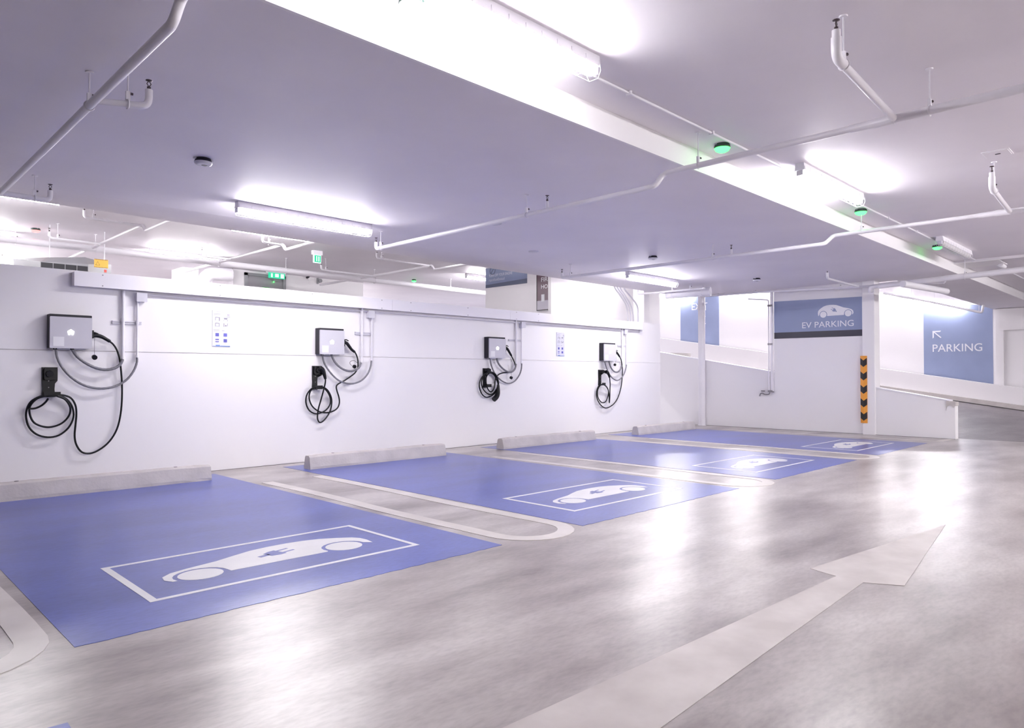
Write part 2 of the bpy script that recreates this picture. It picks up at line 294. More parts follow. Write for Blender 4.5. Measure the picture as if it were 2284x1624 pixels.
# ramp: rises from the driveway to the left behind the end wall
mb = MB(); nx, ny = 12, 28; vs = []
for i in range(nx+1):
    for j in range(ny+1):
        x = XE+.2+(23.2-XE-.2)*i/nx; y = -6+20*j/ny; u = (i/nx)
        vs.append((x, y, u*max(0, .145*(y-2.1))))
mb.add(vs, [(i*(ny+1)+j, (i+1)*(ny+1)+j, (i+1)*(ny+1)+j+1, i*(ny+1)+j+1) for i in range(nx) for j in range(ny)], True)
struct('floor', mb, M['ramp'], 'grey ramp surface rising beyond the end wall')
struct('floor', box(-12, 12.9, W+.2, 26, 1.15, 1.35), M['ramp'], 'raised half level floor behind the charger wall')
# charger wall in two lifts with a recessed joint between them
w_ = struct('wall_back', box(-12, 12.97, W+.02, W+.2, -.05, 2.25), M['wall'], 'long white wall carrying the chargers')
struct('wall_lift', box(-12, 12.97, W, W+.02, -.05, 1.399), M['wall'], None, w_)
struct('wall_lift', box(-12, 12.97, W, W+.02, 1.406, 2.25), M['wall'], None, w_)
# end wall: low sloped parapets either side of a full height panel and a pillar
e_ = struct('wall_right', MB().prism([(6.575, -.05), (9.6, -.05), (9.6, 1.70), (6.575, 1.187)], 'x', XE, XE+.2), M['wall'], 'white end wall with sloping parapet tops')
struct('panel', box(XE-.004, XE+.2, 4.79, 6.575, -.05, ZB+.03), M['wall'], None, e_)
struct('parapet', MB().prism([(3.42, -.05), (4.60, -.05), (4.60, .889), (3.36, .674), (3.26, .60), (3.26, -.05)], 'x', XE, XE+.2), M['wall'], None, e_)
struct('coping', MB().prism([(6.58, 1.187), (9.6, 1.70), (9.6, 1.725), (6.58, 1.212)], 'x', XE-.012, XE+.2), M['white'], None, e_)
struct('coping', MB().prism([(3.34, .672), (4.585, .889), (4.585, .912), (3.34, .695)], 'x', XE-.012, XE+.2), M['white'], None, e_)
struct('broken_corner', MB().prism([(3.40, .69), (3.25, .66), (3.25, .60), (3.28, .565), (3.34, .61), (3.385, .58), (3.40, .50)], 'x', XE-.014, XE+.205), M['stop'], None, e_)
struct('column', MB().rbox(XE-.05, XE+.25, 4.575, 4.80, -.05, ZB+.02, .012, 'z'), M['wall'], 'white end wall column beside the blue sign')
struct('floor_joint', box(XE-.045, XE, 3.26, 8.4, 0, .003), M['rubber'], 'dark dirt line along the end wall foot')
struct('floor_joint', box(3.2, 12.97, W-.02, W, 0, .003), M['rubber'], 'dark dirt line along the charger wall foot')
struct('floor_joint', MB().prism([(14.97, 3.30), (23, 3.78), (23, 3.84), (14.97, 3.325)], 'z', .0, .26), M['rubber'], 'joint where the ramp leaves the driveway') if 0 else None
struct('kerb', box(XE+.6, XE+1.3, 9.35, 9.8, 1.3, 1.69), M['stop'], 'grey concrete block behind the left parapet')
# far side of the ramp
f_ = struct('wall_far', box(XF, XF+.2, -9, 26, -.1, 4.4), M['wall'], 'white far wall beyond the ramp')
struct('parapet', MB().prism([(-9, -.1), (16, -.1), (16, 2.72), (12.34, 2.17), (4.25, .894), (2.2, .60), (-9, .55)], 'x', 22.7, 22.85), M['wall'], None, f_)
struct('beam', box(XF-.12, XF, -6, 4.12, 2.36, 2.95), M['wall'], None, f_)
struct('pilaster', box(XF-.1, XF, 4.02, 4.2, 0, 2.95), M['wall'], None, f_)
struct('kerb', MB().prism([(2.5, .06), (14, 1.70), (14, 1.82), (2.5, .18)], 'x', 22.58, 22.7), M['stop'], 'low kerb at the foot of the far parapet')
# enclosure that the camera looks away from
struct('wall_front', box(-12, 23.2, -9.2, -9, -.1, 3.3), M['wall'], 'white wall behind the viewer')
struct('wall_left', box(-12.2, -12, -9, 26, -.1, 4.4), M['wall'], 'white wall at the near end of the garage')
# ceilings: drop slab over the bays, higher slab over the driveway, higher again behind
SX = 14.72
mb = MB(); mb.prism([(YS, ZB), (7.95, ZB), (9.0, 3.03), (9.0, 3.75), (YS, 3.75)], 'x', -12, SX)
struct('ceiling', mb, M['ceil'], 'flat grey soffit of the slab over the parking bays')
struct('ceiling', box(SX, 23.2, YS, 4.28, ZB, 3.75), M['ceil'], 'soffit strip beyond the end wall')
struct('ceiling', box(-12, 23.2, -9.2, YS, ZD, 3.75), M['ceil'], 'higher driveway ceiling')
struct('ceiling', box(-12, SX+.3, 9.0, 26, ZK, 3.75), M['ceil'], 'ceiling of the half level behind')
struct('ceiling', box(SX, 23.2, 4.28, 26, 4.3, 4.4), M['ceil'], 'ceiling high above the ramp')
struct('beam', box(-12, 23.2, YS-.004, YS+.02, ZB-.001, ZD+.01), M['wall'], 'long white step face between the two ceiling heights')
struct('beam', MB().box(14.22, 14.36, -6, YS-.004, ZD-.045, ZD), M['ceil'], 'shallow cross beam above the end of the driveway')
struct('beam', box(14.2, 14.9, 2.55, YS-.004, ZD-.05, ZD-.04), M['wall'], 'pale patch on the ceiling at the cross beam')
# half level behind
b_ = struct('wall_back', box(6.84, 10.35, 16, 16.25, 1.3, ZK), M['wall'], 'grey white wall with the exit door')
struct('wall_back', box(-12, XF, 24, 24.2, 1.3, 4.4), M['wall'], 'bright far wall of the half level')
struct('wall_back', box(10.82, 14.86, 9.7, 9.78, 1.0, ZK+.3), M['wall'], 'bright white wall above the charger wall')
struct('wall_back', box(10.95, 11.2, 9.785, 11.84, 1.3, ZK), M['wall'], 'white wall with the small blue sign')
struct('column', box(13.16, 13.36, 9.0, 9.29, 1.3, ZK), M['wall'], 'slim square column behind the trunking end')
struct('wall_back', box(5.9, 6.25, 16.5, 17.2, 1.3, ZK), M['wall'], 'white pier left of the exit door')

# ================================================================ floor markings
Z0 = .0
def ribbon(pts, w, z0, z1):
    mb = MB(); P = [Vector((p[0], p[1], 0)) for p in pts]; n = len(P); L = []; R = []
    for i in range(n):
        t = (P[min(i+1, n-1)]-P[max(i-1, 0)]).normalized(); s = Vector((-t.y, t.x, 0))*w/2
        L.append(P[i]+s); R.append(P[i]-s)
    vs = [(p.x, p.y, z0) for p in L+R]+[(p.x, p.y, z1) for p in L+R]
    fs = []
    for i in range(n-1):
        fs += [(2*n+i, 2*n+i+1, 3*n+i+1, 3*n+i), (i, i+n, n+i+1, i+1), (i, i+1, 2*n+i+1, 2*n+i), (n+i, 3*n+i, 3*n+i+1, n+i+1)]
    fs += [(0, 2*n, 3*n, n), (n-1, 2*n-1, 4*n-1, 3*n-1)]
    return mb.add(vs, fs)
def car_outline():
    o = [(.01, .055), (0, .13), (.005, .19), (.03, .235), (.09, .285), (.17, .335), (.25, .36), (.34, .37), (.44, .367), (.53, .352), (.62, .315), (.72, .27), (.86, .235), (.94, .205), (.985, .16), (.995, .10), (.975, .055)]
    for a in range(0, 216, 18): t = radians(-17.7+a); o.append((.85+.112*cos(t), .09+.112*sin(t)))
    o += [(.735, .05), (.27, .045)]
    for a in range(0, 216, 18): t = radians(-17.7+a); o.append((.155+.112*cos(t), .09+.112*sin(t)))
    return o
PLUG = [(.40, .215), (.44, .215), (.44, .235), (.475, .265), (.475, .20), (.545, .20), (.545, .185), (.475, .185)]
def plug_polys():
    # cord, body, two prongs in a local frame (x along the plug)
    return [[(-.085, -.012), (-.035, -.012), (-.035, .012), (-.085, .012)], [(-.045, -.028), (-.01, -.042), (.02, -.042), (.02, .042), (-.01, .042), (-.045, .028)],
            [(.02, .016), (.075, .016), (.075, .028), (.02, .028)], [(.02, -.028), (.075, -.028), (.075, -.016), (.02, -.016)]]
def car_parts(fmap, ax, d0, d1, d2, body_m, plug_m, parent, ang, names=('car_body', 'wheel', 'plug')):
    obj(names[0], MB().prism([fmap(*p) for p in car_outline()], ax, d0, d1), body_m, parent)
    for cx in (.155, .85):
        obj(names[1], MB().prism([fmap(cx+.092*cos(2*pi*k/24), .092+.092*sin(2*pi*k/24)) for k in range(24)], ax, d0, d1), body_m, parent)
    mb = MB(); ca, sa = cos(ang), sin(ang)
    for poly in plug_polys():
        mb.prism([fmap(.455+1.15*(p[0]*ca-p[1]*sa), .215+1.15*(p[0]*sa+p[1]*ca)) for p in poly], ax, d1, d2)
    obj(names[2], mb, plug_m, parent, 'dark plug shape in the middle of the car')
bays = [(.79, 3.30), (4.15, 6.63), (7.48, 9.95), (10.79, 13.25)]
where = ['nearest the viewer', 'second from the viewer', 'third from the viewer', 'beside the end wall']
for i, (xa, xb) in enumerate(bays):
    t = thing('parking_bay_marking', 'blue charging bay with white car symbol, '+where[i], 'floor marking', ((xa+xb)/2, 5.8, 0), 'blue electric charging bays')
    rnd = random.Random(i); p = []
    n = 60
    for k in range(n+1): p.append((xa+(xb-xa)*k/n, 3.40+rnd.uniform(-.006, .006)))
    p += [(xb, 8.2), (xa, 8.2)]
    obj('blue_paint', MB().prism(p, 'z', 0, .002), M['blue'], t)
    ox = 3.315*i; X0, X1, Y0, Y1 = 1.212+ox, 2.905+ox, 3.796, 4.668; th = .034
    mb = MB()
    for a in ((X0, X1, Y0, Y0+th), (X0, X1, Y1-th, Y1), (X0, X0+th*1.2, Y0+th, Y1-th), (X1-th, X1, Y0+th, Y1-th)): mb.box(*a, .002, .0035)
    obj('border', mb, M['mark'], t)
    car_parts(lambda u, v: (2.735+ox-1.35*u, 4.015+1.22*v), 'z', .002, .0035, .0042, M['mark'], M['blue'], t, radians(165))
iw = ['between the first and second blue bays', 'between the second and third blue bays', 'between the third and fourth blue bays']
for i in range(-1, 3):
    cx = 3.752+3.318*i-(.072 if i < 0 else 0); hw = .305; yt = 3.33; r = hw
    p = [(cx-hw, 7.15), (cx-hw, yt+r)]+[(cx-r*cos(radians(a)), yt+r-r*sin(radians(a))) for a in range(15, 180, 15)]+[(cx+hw, yt+r), (cx+hw, 7.18)]
    q = []
    for a, b in zip(p, p[1:]):
        m = max(1, int((Vector(a)-Vector(b)).length/.25))
        for k in range(m): q.append((a[0]+(b[0]-a[0])*k/m, a[1]+(b[1]-a[1])*k/m))
    q.append(p[-1]); q = [(a+.012*sin(b*2.3+i), b) for a, b in q]
    solo('lane_line', ribbon(q, .125, 0, .003), M['line'],
         'white rounded U line at the lower left edge of the floor' if i < 0 else 'white rounded U line '+iw[i], 'floor line', 'white U lines separating the bays')
solo('lane_line', MB().prism([(13.50, 7.3), (13.56, 7.3), (13.80, 3.42), (14.36, 3.36), (14.36, 3.26), (13.72, 3.30)], 'z', 0, .003), M['line'], 'white line along the foot of the end wall', 'floor line')
solo('direction_arrow', MB().prism([(.6, 1.69), (.6, 1.22), (4.118, 1.38), (4.216, 1.20), (6.145, 1.461), (4.192, 1.700), (4.14, 1.532)], 'z', 0, .002), M['arrow'], 'large worn pale arrow painted on the driveway floor', 'floor marking')
solo('paint_patch', MB().prism([(.30, 2.45), (.60, 2.45), (.605, 2.685), (.42, 2.70)], 'z', 0, .002), M['blue'], 'small blue paint corner at the bottom left edge of the floor', 'floor marking')

# ================================================================ wheel stops
sw = ['cut off by the left edge of the picture', 'in front of the second charger', 'in front of the third charger', 'nearest the end wall']
for i, (xa, xb) in enumerate([(.98, 3.08), (4.26, 6.38), (7.52, 9.80), (11.10, 13.17)]):
    t = thing('wheel_stop', 'grey concrete wheel stop on the floor, '+sw[i], 'wheel stop', ((xa+xb)/2, 7.8, 0), 'concrete wheel stops')
    y = 7.72; prof = [(y, 0), (y+.16, 0), (y+.16, .03), (y+.135, .15), (y+.115, .168), (y+.045, .168), (y+.025, .15), (y, .03)]
    n = 14; mb = MB(); vs = []; rnd = random.Random(i+9)
    for k in range(n+1):
        x = xa+(xb-xa)*k/n; e = .012 if k in (0, n) else 0
        for (a, b) in prof: vs.append((x, a+(rnd.uniform(-.003, .003)), max(0, b*(1-e*3)+(rnd.uniform(-.003, .003) if b > .05 else 0))))
    m = len(prof); fs = [(k*m+j, k*m+(j+1) % m, (k+1)*m+(j+1) % m, (k+1)*m+j) for k in range(n) for j in range(m)]
    fs += [tuple(range(m))[::-1], tuple(range(n*m, n*m+m))]
    mb.add(vs, fs); obj('concrete_block', mb, M['stop'], t)
    for x in (xa+.35, xb-.35):
        obj('anchor_plug', MB().lathe((x, y+.08, .165), [(.018, 0), (.018, .006), (.006, .007)], 12), M['rubber'], t)

# ================================================================ chargers
CH = [(1.690, 2.068), (4.732, 5.096), (7.795, 8.170), (10.845, 11.222)]
names = ['first charger from the left', 'second charger from the left', 'third charger from the left', 'farthest charger']
cabl = ['hanging in two wide loops', 'with a twisted tail loop', 'in a tight coil with hanging plug', 'with a long loop hanging to the right']
for i, (xa, xb) in enumerate(CH):
    d = D['c%d' % (i+1)]; z0, z1 = 1.424, 1.772
    t = thing('ev_charger', 'white fronted wall box with dark sides and lit logo, '+names[i], 'charger', ((xa+xb)/2, W, z0), 'wall mounted chargers')
    obj('housing', MB().rbox(xa-.002, xb+.002, 8.355, W, z0, z1, .006, 'y'), M['dark'], t)
    obj('front_panel', MB().rbox(xa, xb, 8.335, 8.356, z0-.002, z1-.026, .008, 'y').box(xa+.05, xb-.05, 8.37, 8.45, z0-.012, z0), M['panel'], t)
    cx, cz = (xa+xb)/2-.005, 1.588; r = .031
    pent = [(cx+r*1.05*sin(2*pi*k/5), cz+r*cos(2*pi*k/5)) for k in (0, 1)]+[(cx+.022, cz-.028), (cx+.008, cz-.028), (cx+.008, cz-.018), (cx-.008, cz-.018), (cx-.008, cz-.028), (cx-.022, cz-.028)]+[(cx+r*1.05*sin(2*pi*k/5), cz+r*cos(2*pi*k/5)) for k in (4,)]
    obj('logo', MB().prism(pent, 'y', 8.331, 8.336), M['logo'], t, 'white glowing five sided emblem')
    obj('sticker', box(xa+.028, xa+.125, 8.3325, 8.3355, z0+.02, z0+.115), M['sticker'], t, 'blank white square sticker')
    obj('socket', MB().rbox(xb, xb+.02, 8.345, 8.42, 1.535, 1.62, .01, 'x'), M['black'], t)
    for nm in ('conA', 'conB'):
        P = smooth(d[nm]); mb = MB(); n = len(P)
        mb.tube(P, [.0115+(.0012 if k % 2 else 0) if nm == 'conA' else .0145+(.0013 if k % 2 else 0) for k in range(n)], 10)
        c = obj('flexible_conduit', mb, M['grey'], t)
        a = Vector(d[nm][0]); obj('cable_gland', MB().lathe((a.x, a.y, a.z-.01), [(.02, 0), (.022, .005), (.022, .03)], 10), M['dark'], c)
    # charging cable, plugged into the box: a thing of its own
    k = thing('charging_cable', 'black cable '+cabl[i]+', at the '+names[i], 'cable', d['cable'][0], 'black charging cables')
    obj('cable_lead', MB().tube(smooth(d['cable'], 4), .0098 if i < 2 else .0105, 8), M['black'], k)
    H = smooth(d['handle'], 4); n = len(H)
    hd = obj('connector', MB().tube(H, [.024-.007*j/(n-1) if j < n-1 else .011 for j in range(n)], 12), M['black'], k)
    a, b = Vector(d['handle'][0]), Vector(d['handle'][2])
    obj('latch', MB().tube([a+Vector((-.002, 0, .03)), a+Vector((.03, 0, .033)), a+Vector((.062, 0, .020))], .008, 6), M['black'], hd)
    if 'handle2' in d:
        H = smooth(d['handle2'], 4); n = len(H); big = i == 2
        obj('connector', MB().tube(H, [(.016+.018*min(1, j/(n*.6)))*(1.25 if big else 1) for j in range(n)], 12), M['black'], k)
    if 'tail' in d: obj('cable_tail', MB().tube(smooth(d['tail'], 4), .0098, 8), M['black'], k)
    cp = Vector(d['cap'][0])
    ca = obj('dust_cap', MB().tube([cp+Vector((0, -.014, -.004)), cp+Vector((0, .014, .004))], [.026, .025], 14), M['black'], k)
    obj('cap_strap', MB().tube(smooth(d['string'], 4), .0016 if i != 1 else .003, 5), M['black'], ca)
    # cable holder below
    hx0, hz1 = d['holder'][0][0], d['holder'][0][2]; hx1, zb = d['holder'][1][0], d['holder'][1][2]; hz0 = d['holder'][2][2]; sx = d['holder'][3][0]
    h = thing('cable_holder', 'black plastic cable holder with socket on the wall under the '+names[i], 'cable holder', (hx0, W, hz0), 'black cable holders')
    hx1 = min(hx1, hx0+.135); sx = min(sx, hx0+.115) if i == 0 else hx0+.07
    poly = [(hx0, hz1), (hx1, hz1), (hx1, zb), (sx, zb-.03), (sx-.004, (zb+hz0)/2), (sx+.002, hz0), (hx0-.002, hz0), (hx0+.004, (zb+hz0)/2), (hx0, zb)]
    obj('back_plate', MB().prism(poly, 'y', 8.432, W), M['black'], h)
    s_ = obj('socket', MB().rbox(hx0+.012, hx1-.008, 8.39, 8.433, zb+.01, hz1-.01, .012, 'y'), M['black'], h)
    obj('socket_mouth', MB().tube([(hx0+.055, 8.36, (zb+hz1)/2), (hx0+.055, 8.392, (zb+hz1)/2+.004)], [.031, .034], 16), M['black'], s_)
    obj('hook', MB().box(hx0+.005, sx+.035, 8.36, 8.434, hz0+.005, hz0+.03).box(hx0+.005, sx+.035, 8.355, 8.363, hz0+.005, hz0+.055), M['black'], h)
    for zz in (hz1-.14, hz0+.10): obj('screw', MB().tube([((hx0+sx)/2, 8.428, zz), ((hx0+sx)/2, 8.433, zz)], .005, 8), M['steel'], h)
    # conduit drop feeding the box
    P = thing('conduit_drop', 'pair of white vertical conduits right of the '+names[i], 'conduit', (d['pipeA'][-1][0], W, d['pipeA'][-1][2]), 'white conduit drops under the trunking')
    for nm, rr in (('pipeA', .0165), ('pipeB', .0125)):
        a, b, c = [Vector(v) for v in d[nm]]; x = (a.x+c.x)/2
        tp = obj('conduit', MB().tube([(x, 8.43, c.z), (x, 8.43, max(a.z, 2.05) if nm == 'pipeA' else 1.97)], rr, 12), M['pipe'], P)
        obj('coupling', MB().tube([(x, 8.43, c.z-.015), (x, 8.43, c.z+.03)], rr+.005, 12), M['pipe'], tp)
        obj('coupling', MB().tube([(x, 8.43, b.z-.02), (x, 8.43, b.z+.02)], rr+.005, 12), M['pipe'], tp)
    c0, c1_ = d['clamp']; obj('strut_rail', MB().box(c0[0], c1_[0], 8.44, W, c1_[2]+.002, c1_[2]+.012).box(c0[0], c1_[0], 8.44, W, c0[2]-.012, c0[2]-.002).box(c0[0], c1_[0], 8.452, W, c1_[2], c0[2]), M['plastic'], P)
    j0, j1 = d['jbox']; xw = .095 if i else .105
    jb = thing('junction_box', 'small pale junction box under the trunking, right of the '+names[i], 'junction box', (j0[0], W, j1[2]), 'small junction boxes')
    obj('box_body', MB().rbox(j0[0], j0[0]+xw, 8.40, W, j1[2], j1[2]+.098, .01, 'y'), M['plastic'], jb)
    obj('box_lid', MB().rbox(j0[0]-.002, j0[0]+xw+.002, 8.392, 8.401, j1[2]-.002, j1[2]+.10, .008, 'y'), M['plastic'], jb)
    obj('gland', MB().tube([(j0[0]+.03, 8.43, j1[2]-.018), (j0[0]+.03, 8.43, j1[2])], .014, 10), M['plastic'], jb)

# trunking and the thin conduit under it
t = thing('cable_trunking', 'long white square cable trunking along the top of the charger wall', 'trunking', (7, W, 2.09))
x0, x1 = 1.905, 12.17
obj('trunk_body', box(x0, x1, 8.37, W, 2.085, 2.225), M['white'], t)
xs = [x0, 3.45, 5.9, 8.3, 10.6, x1]
for a, b in zip(xs, xs[1:]): obj('lid', box(a+.0015, b-.0015, 8.362, 8.371, 2.079, 2.232), M['white'], t)
sc = [2.17, 3.42, 4.63, 5.72, 6.23, 7.35, 8.45, 9.0, 10.5, 11.6]
for x in sc:
    for z in (2.098, 2.213): obj('screw', MB().tube([(x, 8.358, z), (x, 8.363, z)], .006, 8), M['grey'], t)
obj('end_cap', box(x1, x1+.012, 8.36, W, 2.03, 2.235), M['white'], t)
solo('conduit', MB().tube([(2.62, 8.435, 2.045), (12.2, 8.435, 2.045)], .011, 8), M['pipe'], 'thin white horizontal conduit just under the long trunking', 'conduit')

# notices
def notice(x0, x1, z0, z1, lab):
    t = thing('notice_board', lab, 'notice', ((x0+x1)/2, W, z0), 'printed instruction notices')
    obj('board', box(x0, x1, 8.452, W, z0, z1), M['notice'], t); w, h = x1-x0, z1-z0
    def r(u0, u1, v0, v1, m, nm, l=None): return obj(nm, box(x0+u0*w, x0+u1*w, 8.450, 8.4525, z1-v1*h, z1-v0*h), m, t, l)
    g = M['nprint']
    r(.22, .6, .035, .045, M['hgrey'], 'print_line'); r(.08, .44, .10, .108, g, 'print_line'); r(.08, .42, .13, .136, M['hgrey'], 'print_line'); r(.78, .98, .165, .175, g, 'print_line'); r(.82, .94, .09, .14, M['hgrey'], 'print_block')
    r(.06, .38, .545, .553, g, 'print_line'); r(.06, .42, .585, .592, M['hgrey'], 'print_line')
    for u, v, k in ((.16, .19, 0), (.62, .20, 1), (.16, .35, 2), (.62, .35, 3)):
        mb = MB()
        def q(a, b, c, e): mb.box(x0+(u+a)*w, x0+(u+b)*w, 8.450, 8.4525, z1-(v+e)*h, z1-(v+c)*h)
        if k == 0: q(0, .22, 0, .012); q(0, .02, 0, .09); q(.2, .24, 0, .10)
        elif k == 1: q(0, .22, 0, .01); q(.02, .2, .014, .04); q(0, .02, .06, .08); q(.19, .22, .06, .085)
        elif k == 2: q(0, .22, 0, .014); q(0, .02, 0, .10); q(.2, .22, 0, .10); q(.05, .18, .085, .092)
        else: q(0, .03, 0, .10); q(.2, .22, .0, .08); q(.08, .16, .05, .085)
        obj('pictogram', mb, g, t)
    r(.53, .66, .555, .565, g, 'print_mark')
    for u, v, k in ((.17, .63, 0), (.62, .63, 1), (.17, .79, 2), (.62, .79, 3)):
        if k == 2: r(u, u+.19, v, v+.032, M['nblue'], 'blue_square'); r(u, u+.19, v+.065, v+.09, M['nblue'], 'blue_square')
        else: r(u, u+.19, v, v+.09, M['nblue'], 'blue_square')
        r(u+.05, u+.14, v+.105, v+.11, M['hgrey'], 'print_line')
    r(.03, .18, .985, .998, M['nblue2'], 'blue_footer'); r(.19, .42, .955, .998, M['nblue2'], 'blue_footer'); r(.44, .98, .975, .998, M['nblue2'], 'blue_footer')
notice(3.367, 3.585, 1.49, 1.925, 'pale printed notice with pictograms right of the first charger')
notice(9.58, 9.80, 1.49, 1.925, 'pale printed notice with pictograms right of the third charger')

# ================================================================ signs
def flat(y0, y1, z0, z1, x, th=.006): return box(x-th, x, y0, y1, z0, z1)
t = thing('wall_sign', 'blue EV PARKING sign with white electric car on the end wall panel', 'sign', (XE, 5.69, 1.91))
xs_ = XE-.006
obj('sign_board', MB().prism([(4.805, 2.03), (6.57, 2.04), (6.57, 2.70), (4.805, 2.67)], 'x', xs_-.004, xs_+.004), M['sblue'], t)
obj('black_band', MB().prism([(4.805, 1.905), (6.57, 1.912), (6.57, 2.04), (4.805, 2.03)], 'x', xs_-.005, xs_+.004), M['sblack'], t)
text_mesh('lettering', 'EV PARKING', M['stext'], t, (xs_-.005, 5.975, 2.108), (0, -1, 0), (0, 0, 1), .125, .002, 1.01, off=.004, split=True)
car_parts(lambda u, v: (5.655-.69*u, 2.300+.68*v), 'x', xs_-.0065, xs_-.0035, xs_-.008, M['stext'], M['sblue'], t, radians(145))
t = thing('wall_sign', 'blue PARKING sign with white arrow on the far wall beyond the ramp', 'sign', (XF, 5.1, 1.0))
obj('sign_board', MB().prism([(4.28, .80), (5.98, 1.05), (5.98, 3.29), (4.28, 3.05)], 'x', XF-.008, XF), M['sblue'], t)
text_mesh('lettering', 'PARKING', M['stext'], t, (XF-.008, 5.75, 1.815), (0, -1, 0), (0, 0, 1), .225, .003, 1.22, off=.004, split=True)
a = Vector((XF-.012, 5.74, 2.41)); mb = MB()
mb.prism([(5.75, 2.42), (5.53, 2.42), (5.56, 2.385), (5.735, 2.385)], 'x', XF-.012, XF-.008)
mb.prism([(5.75, 2.42), (5.715, 2.39), (5.715, 2.23), (5.75, 2.20)], 'x', XF-.012, XF-.008)
mb.prism([(5.745, 2.40), (5.725, 2.415), (5.52, 2.225), (5.545, 2.205)], 'x', XF-.0125, XF-.0085)
obj('arrow', mb, M['stext'], t)
t = thing('wall_sign', 'blue EXIT sign on the far wall behind the corner pole', 'sign', (XF, 13.3, 2.3))
obj('sign_board', MB().prism([(12.52, 2.1), (14.1, 2.35), (14.1, 4.29), (12.52, 4.29)], 'x', XF-.008, XF), M['sblue'], t)
text_mesh('lettering', 'EXIT', M['stext'], t, (XF-.008, 13.62, 3.54), (0, -1, 0), (0, 0, 1), .26, .003, .64, off=.003, split=True)
mb = MB(); mb.prism([(13.32, 3.03), (13.28, 3.03), (13.05, 3.28), (13.09, 3.28)], 'x', XF-.012, XF-.008); mb.box(XF-.012, XF-.008, 13.05, 13.34, 3.0, 3.035); mb.prism([(13.33, 3.3), (13.29, 3.3), (13.2, 3.16), (13.24, 3.14)], 'x', XF-.012, XF-.008)
obj('arrow', mb, M['stext'], t)
XS = 10.95
t = thing('wall_sign', 'blue grey sign telling drivers to turn off the engine, above the trunking', 'sign', (XS, 11.2, 3.1))
obj('sign_board', box(XS-.006, XS, 10.51, 11.83, 3.15, 3.595), M['sblue'], t)
obj('grey_band', MB().prism([(10.51, 3.14), (11.83, 3.145), (11.83, 3.215), (10.51, 3.245)], 'x', XS-.008, XS-.002), mat('sign_grey_band', (.12, .14, .22), .4), t)
text_mesh('lettering', 'TURN OFF YOUR ENGINE', M['stext'], t, (XS-.006, 11.72, 3.385), (0, -1, 0), (0, 0, 1), .062, .003, .76)
text_mesh('lettering', '\u0e01\u0e23\u0e38\u0e13\u0e32\u0e14\u0e31\u0e1a\u0e40\u0e04\u0e23\u0e37\u0e48\u0e2d\u0e07\u0e22\u0e19\u0e15\u0e4c', M['stext'], t, (XS-.006, 11.72, 3.285), (0, -1, 0), (0, 0, 1), .055, .003, .52)
ring = [(XS-.009, 11.6+.085*cos(2*pi*k/24), 3.525+.085*sin(2*pi*k/24)) for k in range(24)]
obj('symbol', MB().tube(ring, .005, 4, True).tube([(XS-.009, 11.66, 3.465), (XS-.009, 11.54, 3.585)], .005, 4), M['sblack'], t, 'round struck out engine symbol')
t = thing('hose_cabinet', 'maroon FIRE HOSE cabinet half hidden by the white wall', 'cabinet', (XS, 9.98, 2.5))
obj('cabinet_body', box(XS-.05, XS, 9.79, 10.19, 2.50, 3.42), M['white'], t)
obj('cabinet_door', box(XS-.056, XS-.05, 9.79, 10.175, 2.52, 3.40), M['maroon'], t)
obj('top_band', box(XS-.058, XS-.056, 9.79, 10.17, 3.27, 3.40), M['hgrey'], t)
obj('lower_band', box(XS-.058, XS-.056, 9.79, 10.17, 2.53, 2.72), M['hgrey'], t)
obj('black_edge', MB().box(XS-.06, XS-.055, 10.165, 10.178, 2.51, 3.41).box(XS-.06, XS-.055, 9.79, 10.178, 2.51, 2.523), M['black'], t)
text_mesh('lettering', 'FIRE', M['stext'], t, (XS-.058, 10.04, 3.12), (0, -1, 0), (0, 0, 1), .095, .003, .25, off=.006, split=True)
text_mesh('lettering', 'HOSE', M['stext'], t, (XS-.058, 10.04, 2.97), (0, -1, 0), (0, 0, 1), .09, .003, .31, off=.006, split=True)
obj('paper_label', box(XS-.059, XS-.057, 9.95, 10.04, 2.70, 2.85), M['sticker'], t)

# column guard with black and orange chevrons
t = thing('column_guard', 'orange and black chevron guard strip up the column edge', 'guard', (XE-.07, 4.77, .218))
y0, y1, z0, z1 = 4.712, 4.832, .218, 1.515; xa = XE-.062
obj('orange_backing', MB().prism([(XE-.005, y1), (xa, y1), (xa-.014, (y0+y1)/2), (xa, y0), (XE-.05, y0)], 'z', z0, z1), M['orange'], t)
n = 5; pitch = (z1-z0)/n
for k in range(n):
    zc = z1-.09-pitch*k; ym = (y0+y1)/2
    for side in (0, 1):
        ya, yb = (y1, ym) if side == 0 else (y0, ym); xa2, xb2 = xa-.0015, xa-.0155
        zt, zd, hh = zc+.05, zc+.0, .125
        vs = [(xa2, ya, zt), (xb2, yb, zd), (xb2, yb, zd-hh), (xa2, ya, zt-hh)]
        vs += [(v[0]+.002, v[1], v[2]) for v in vs]
        obj('black_chevron', MB().add(vs, [(0, 1, 2, 3), (7, 6, 5, 4), (0, 4, 5, 1), (1, 5, 6, 2), (2, 6, 7, 3), (3, 7, 4, 0)]), M['gblack'], t)
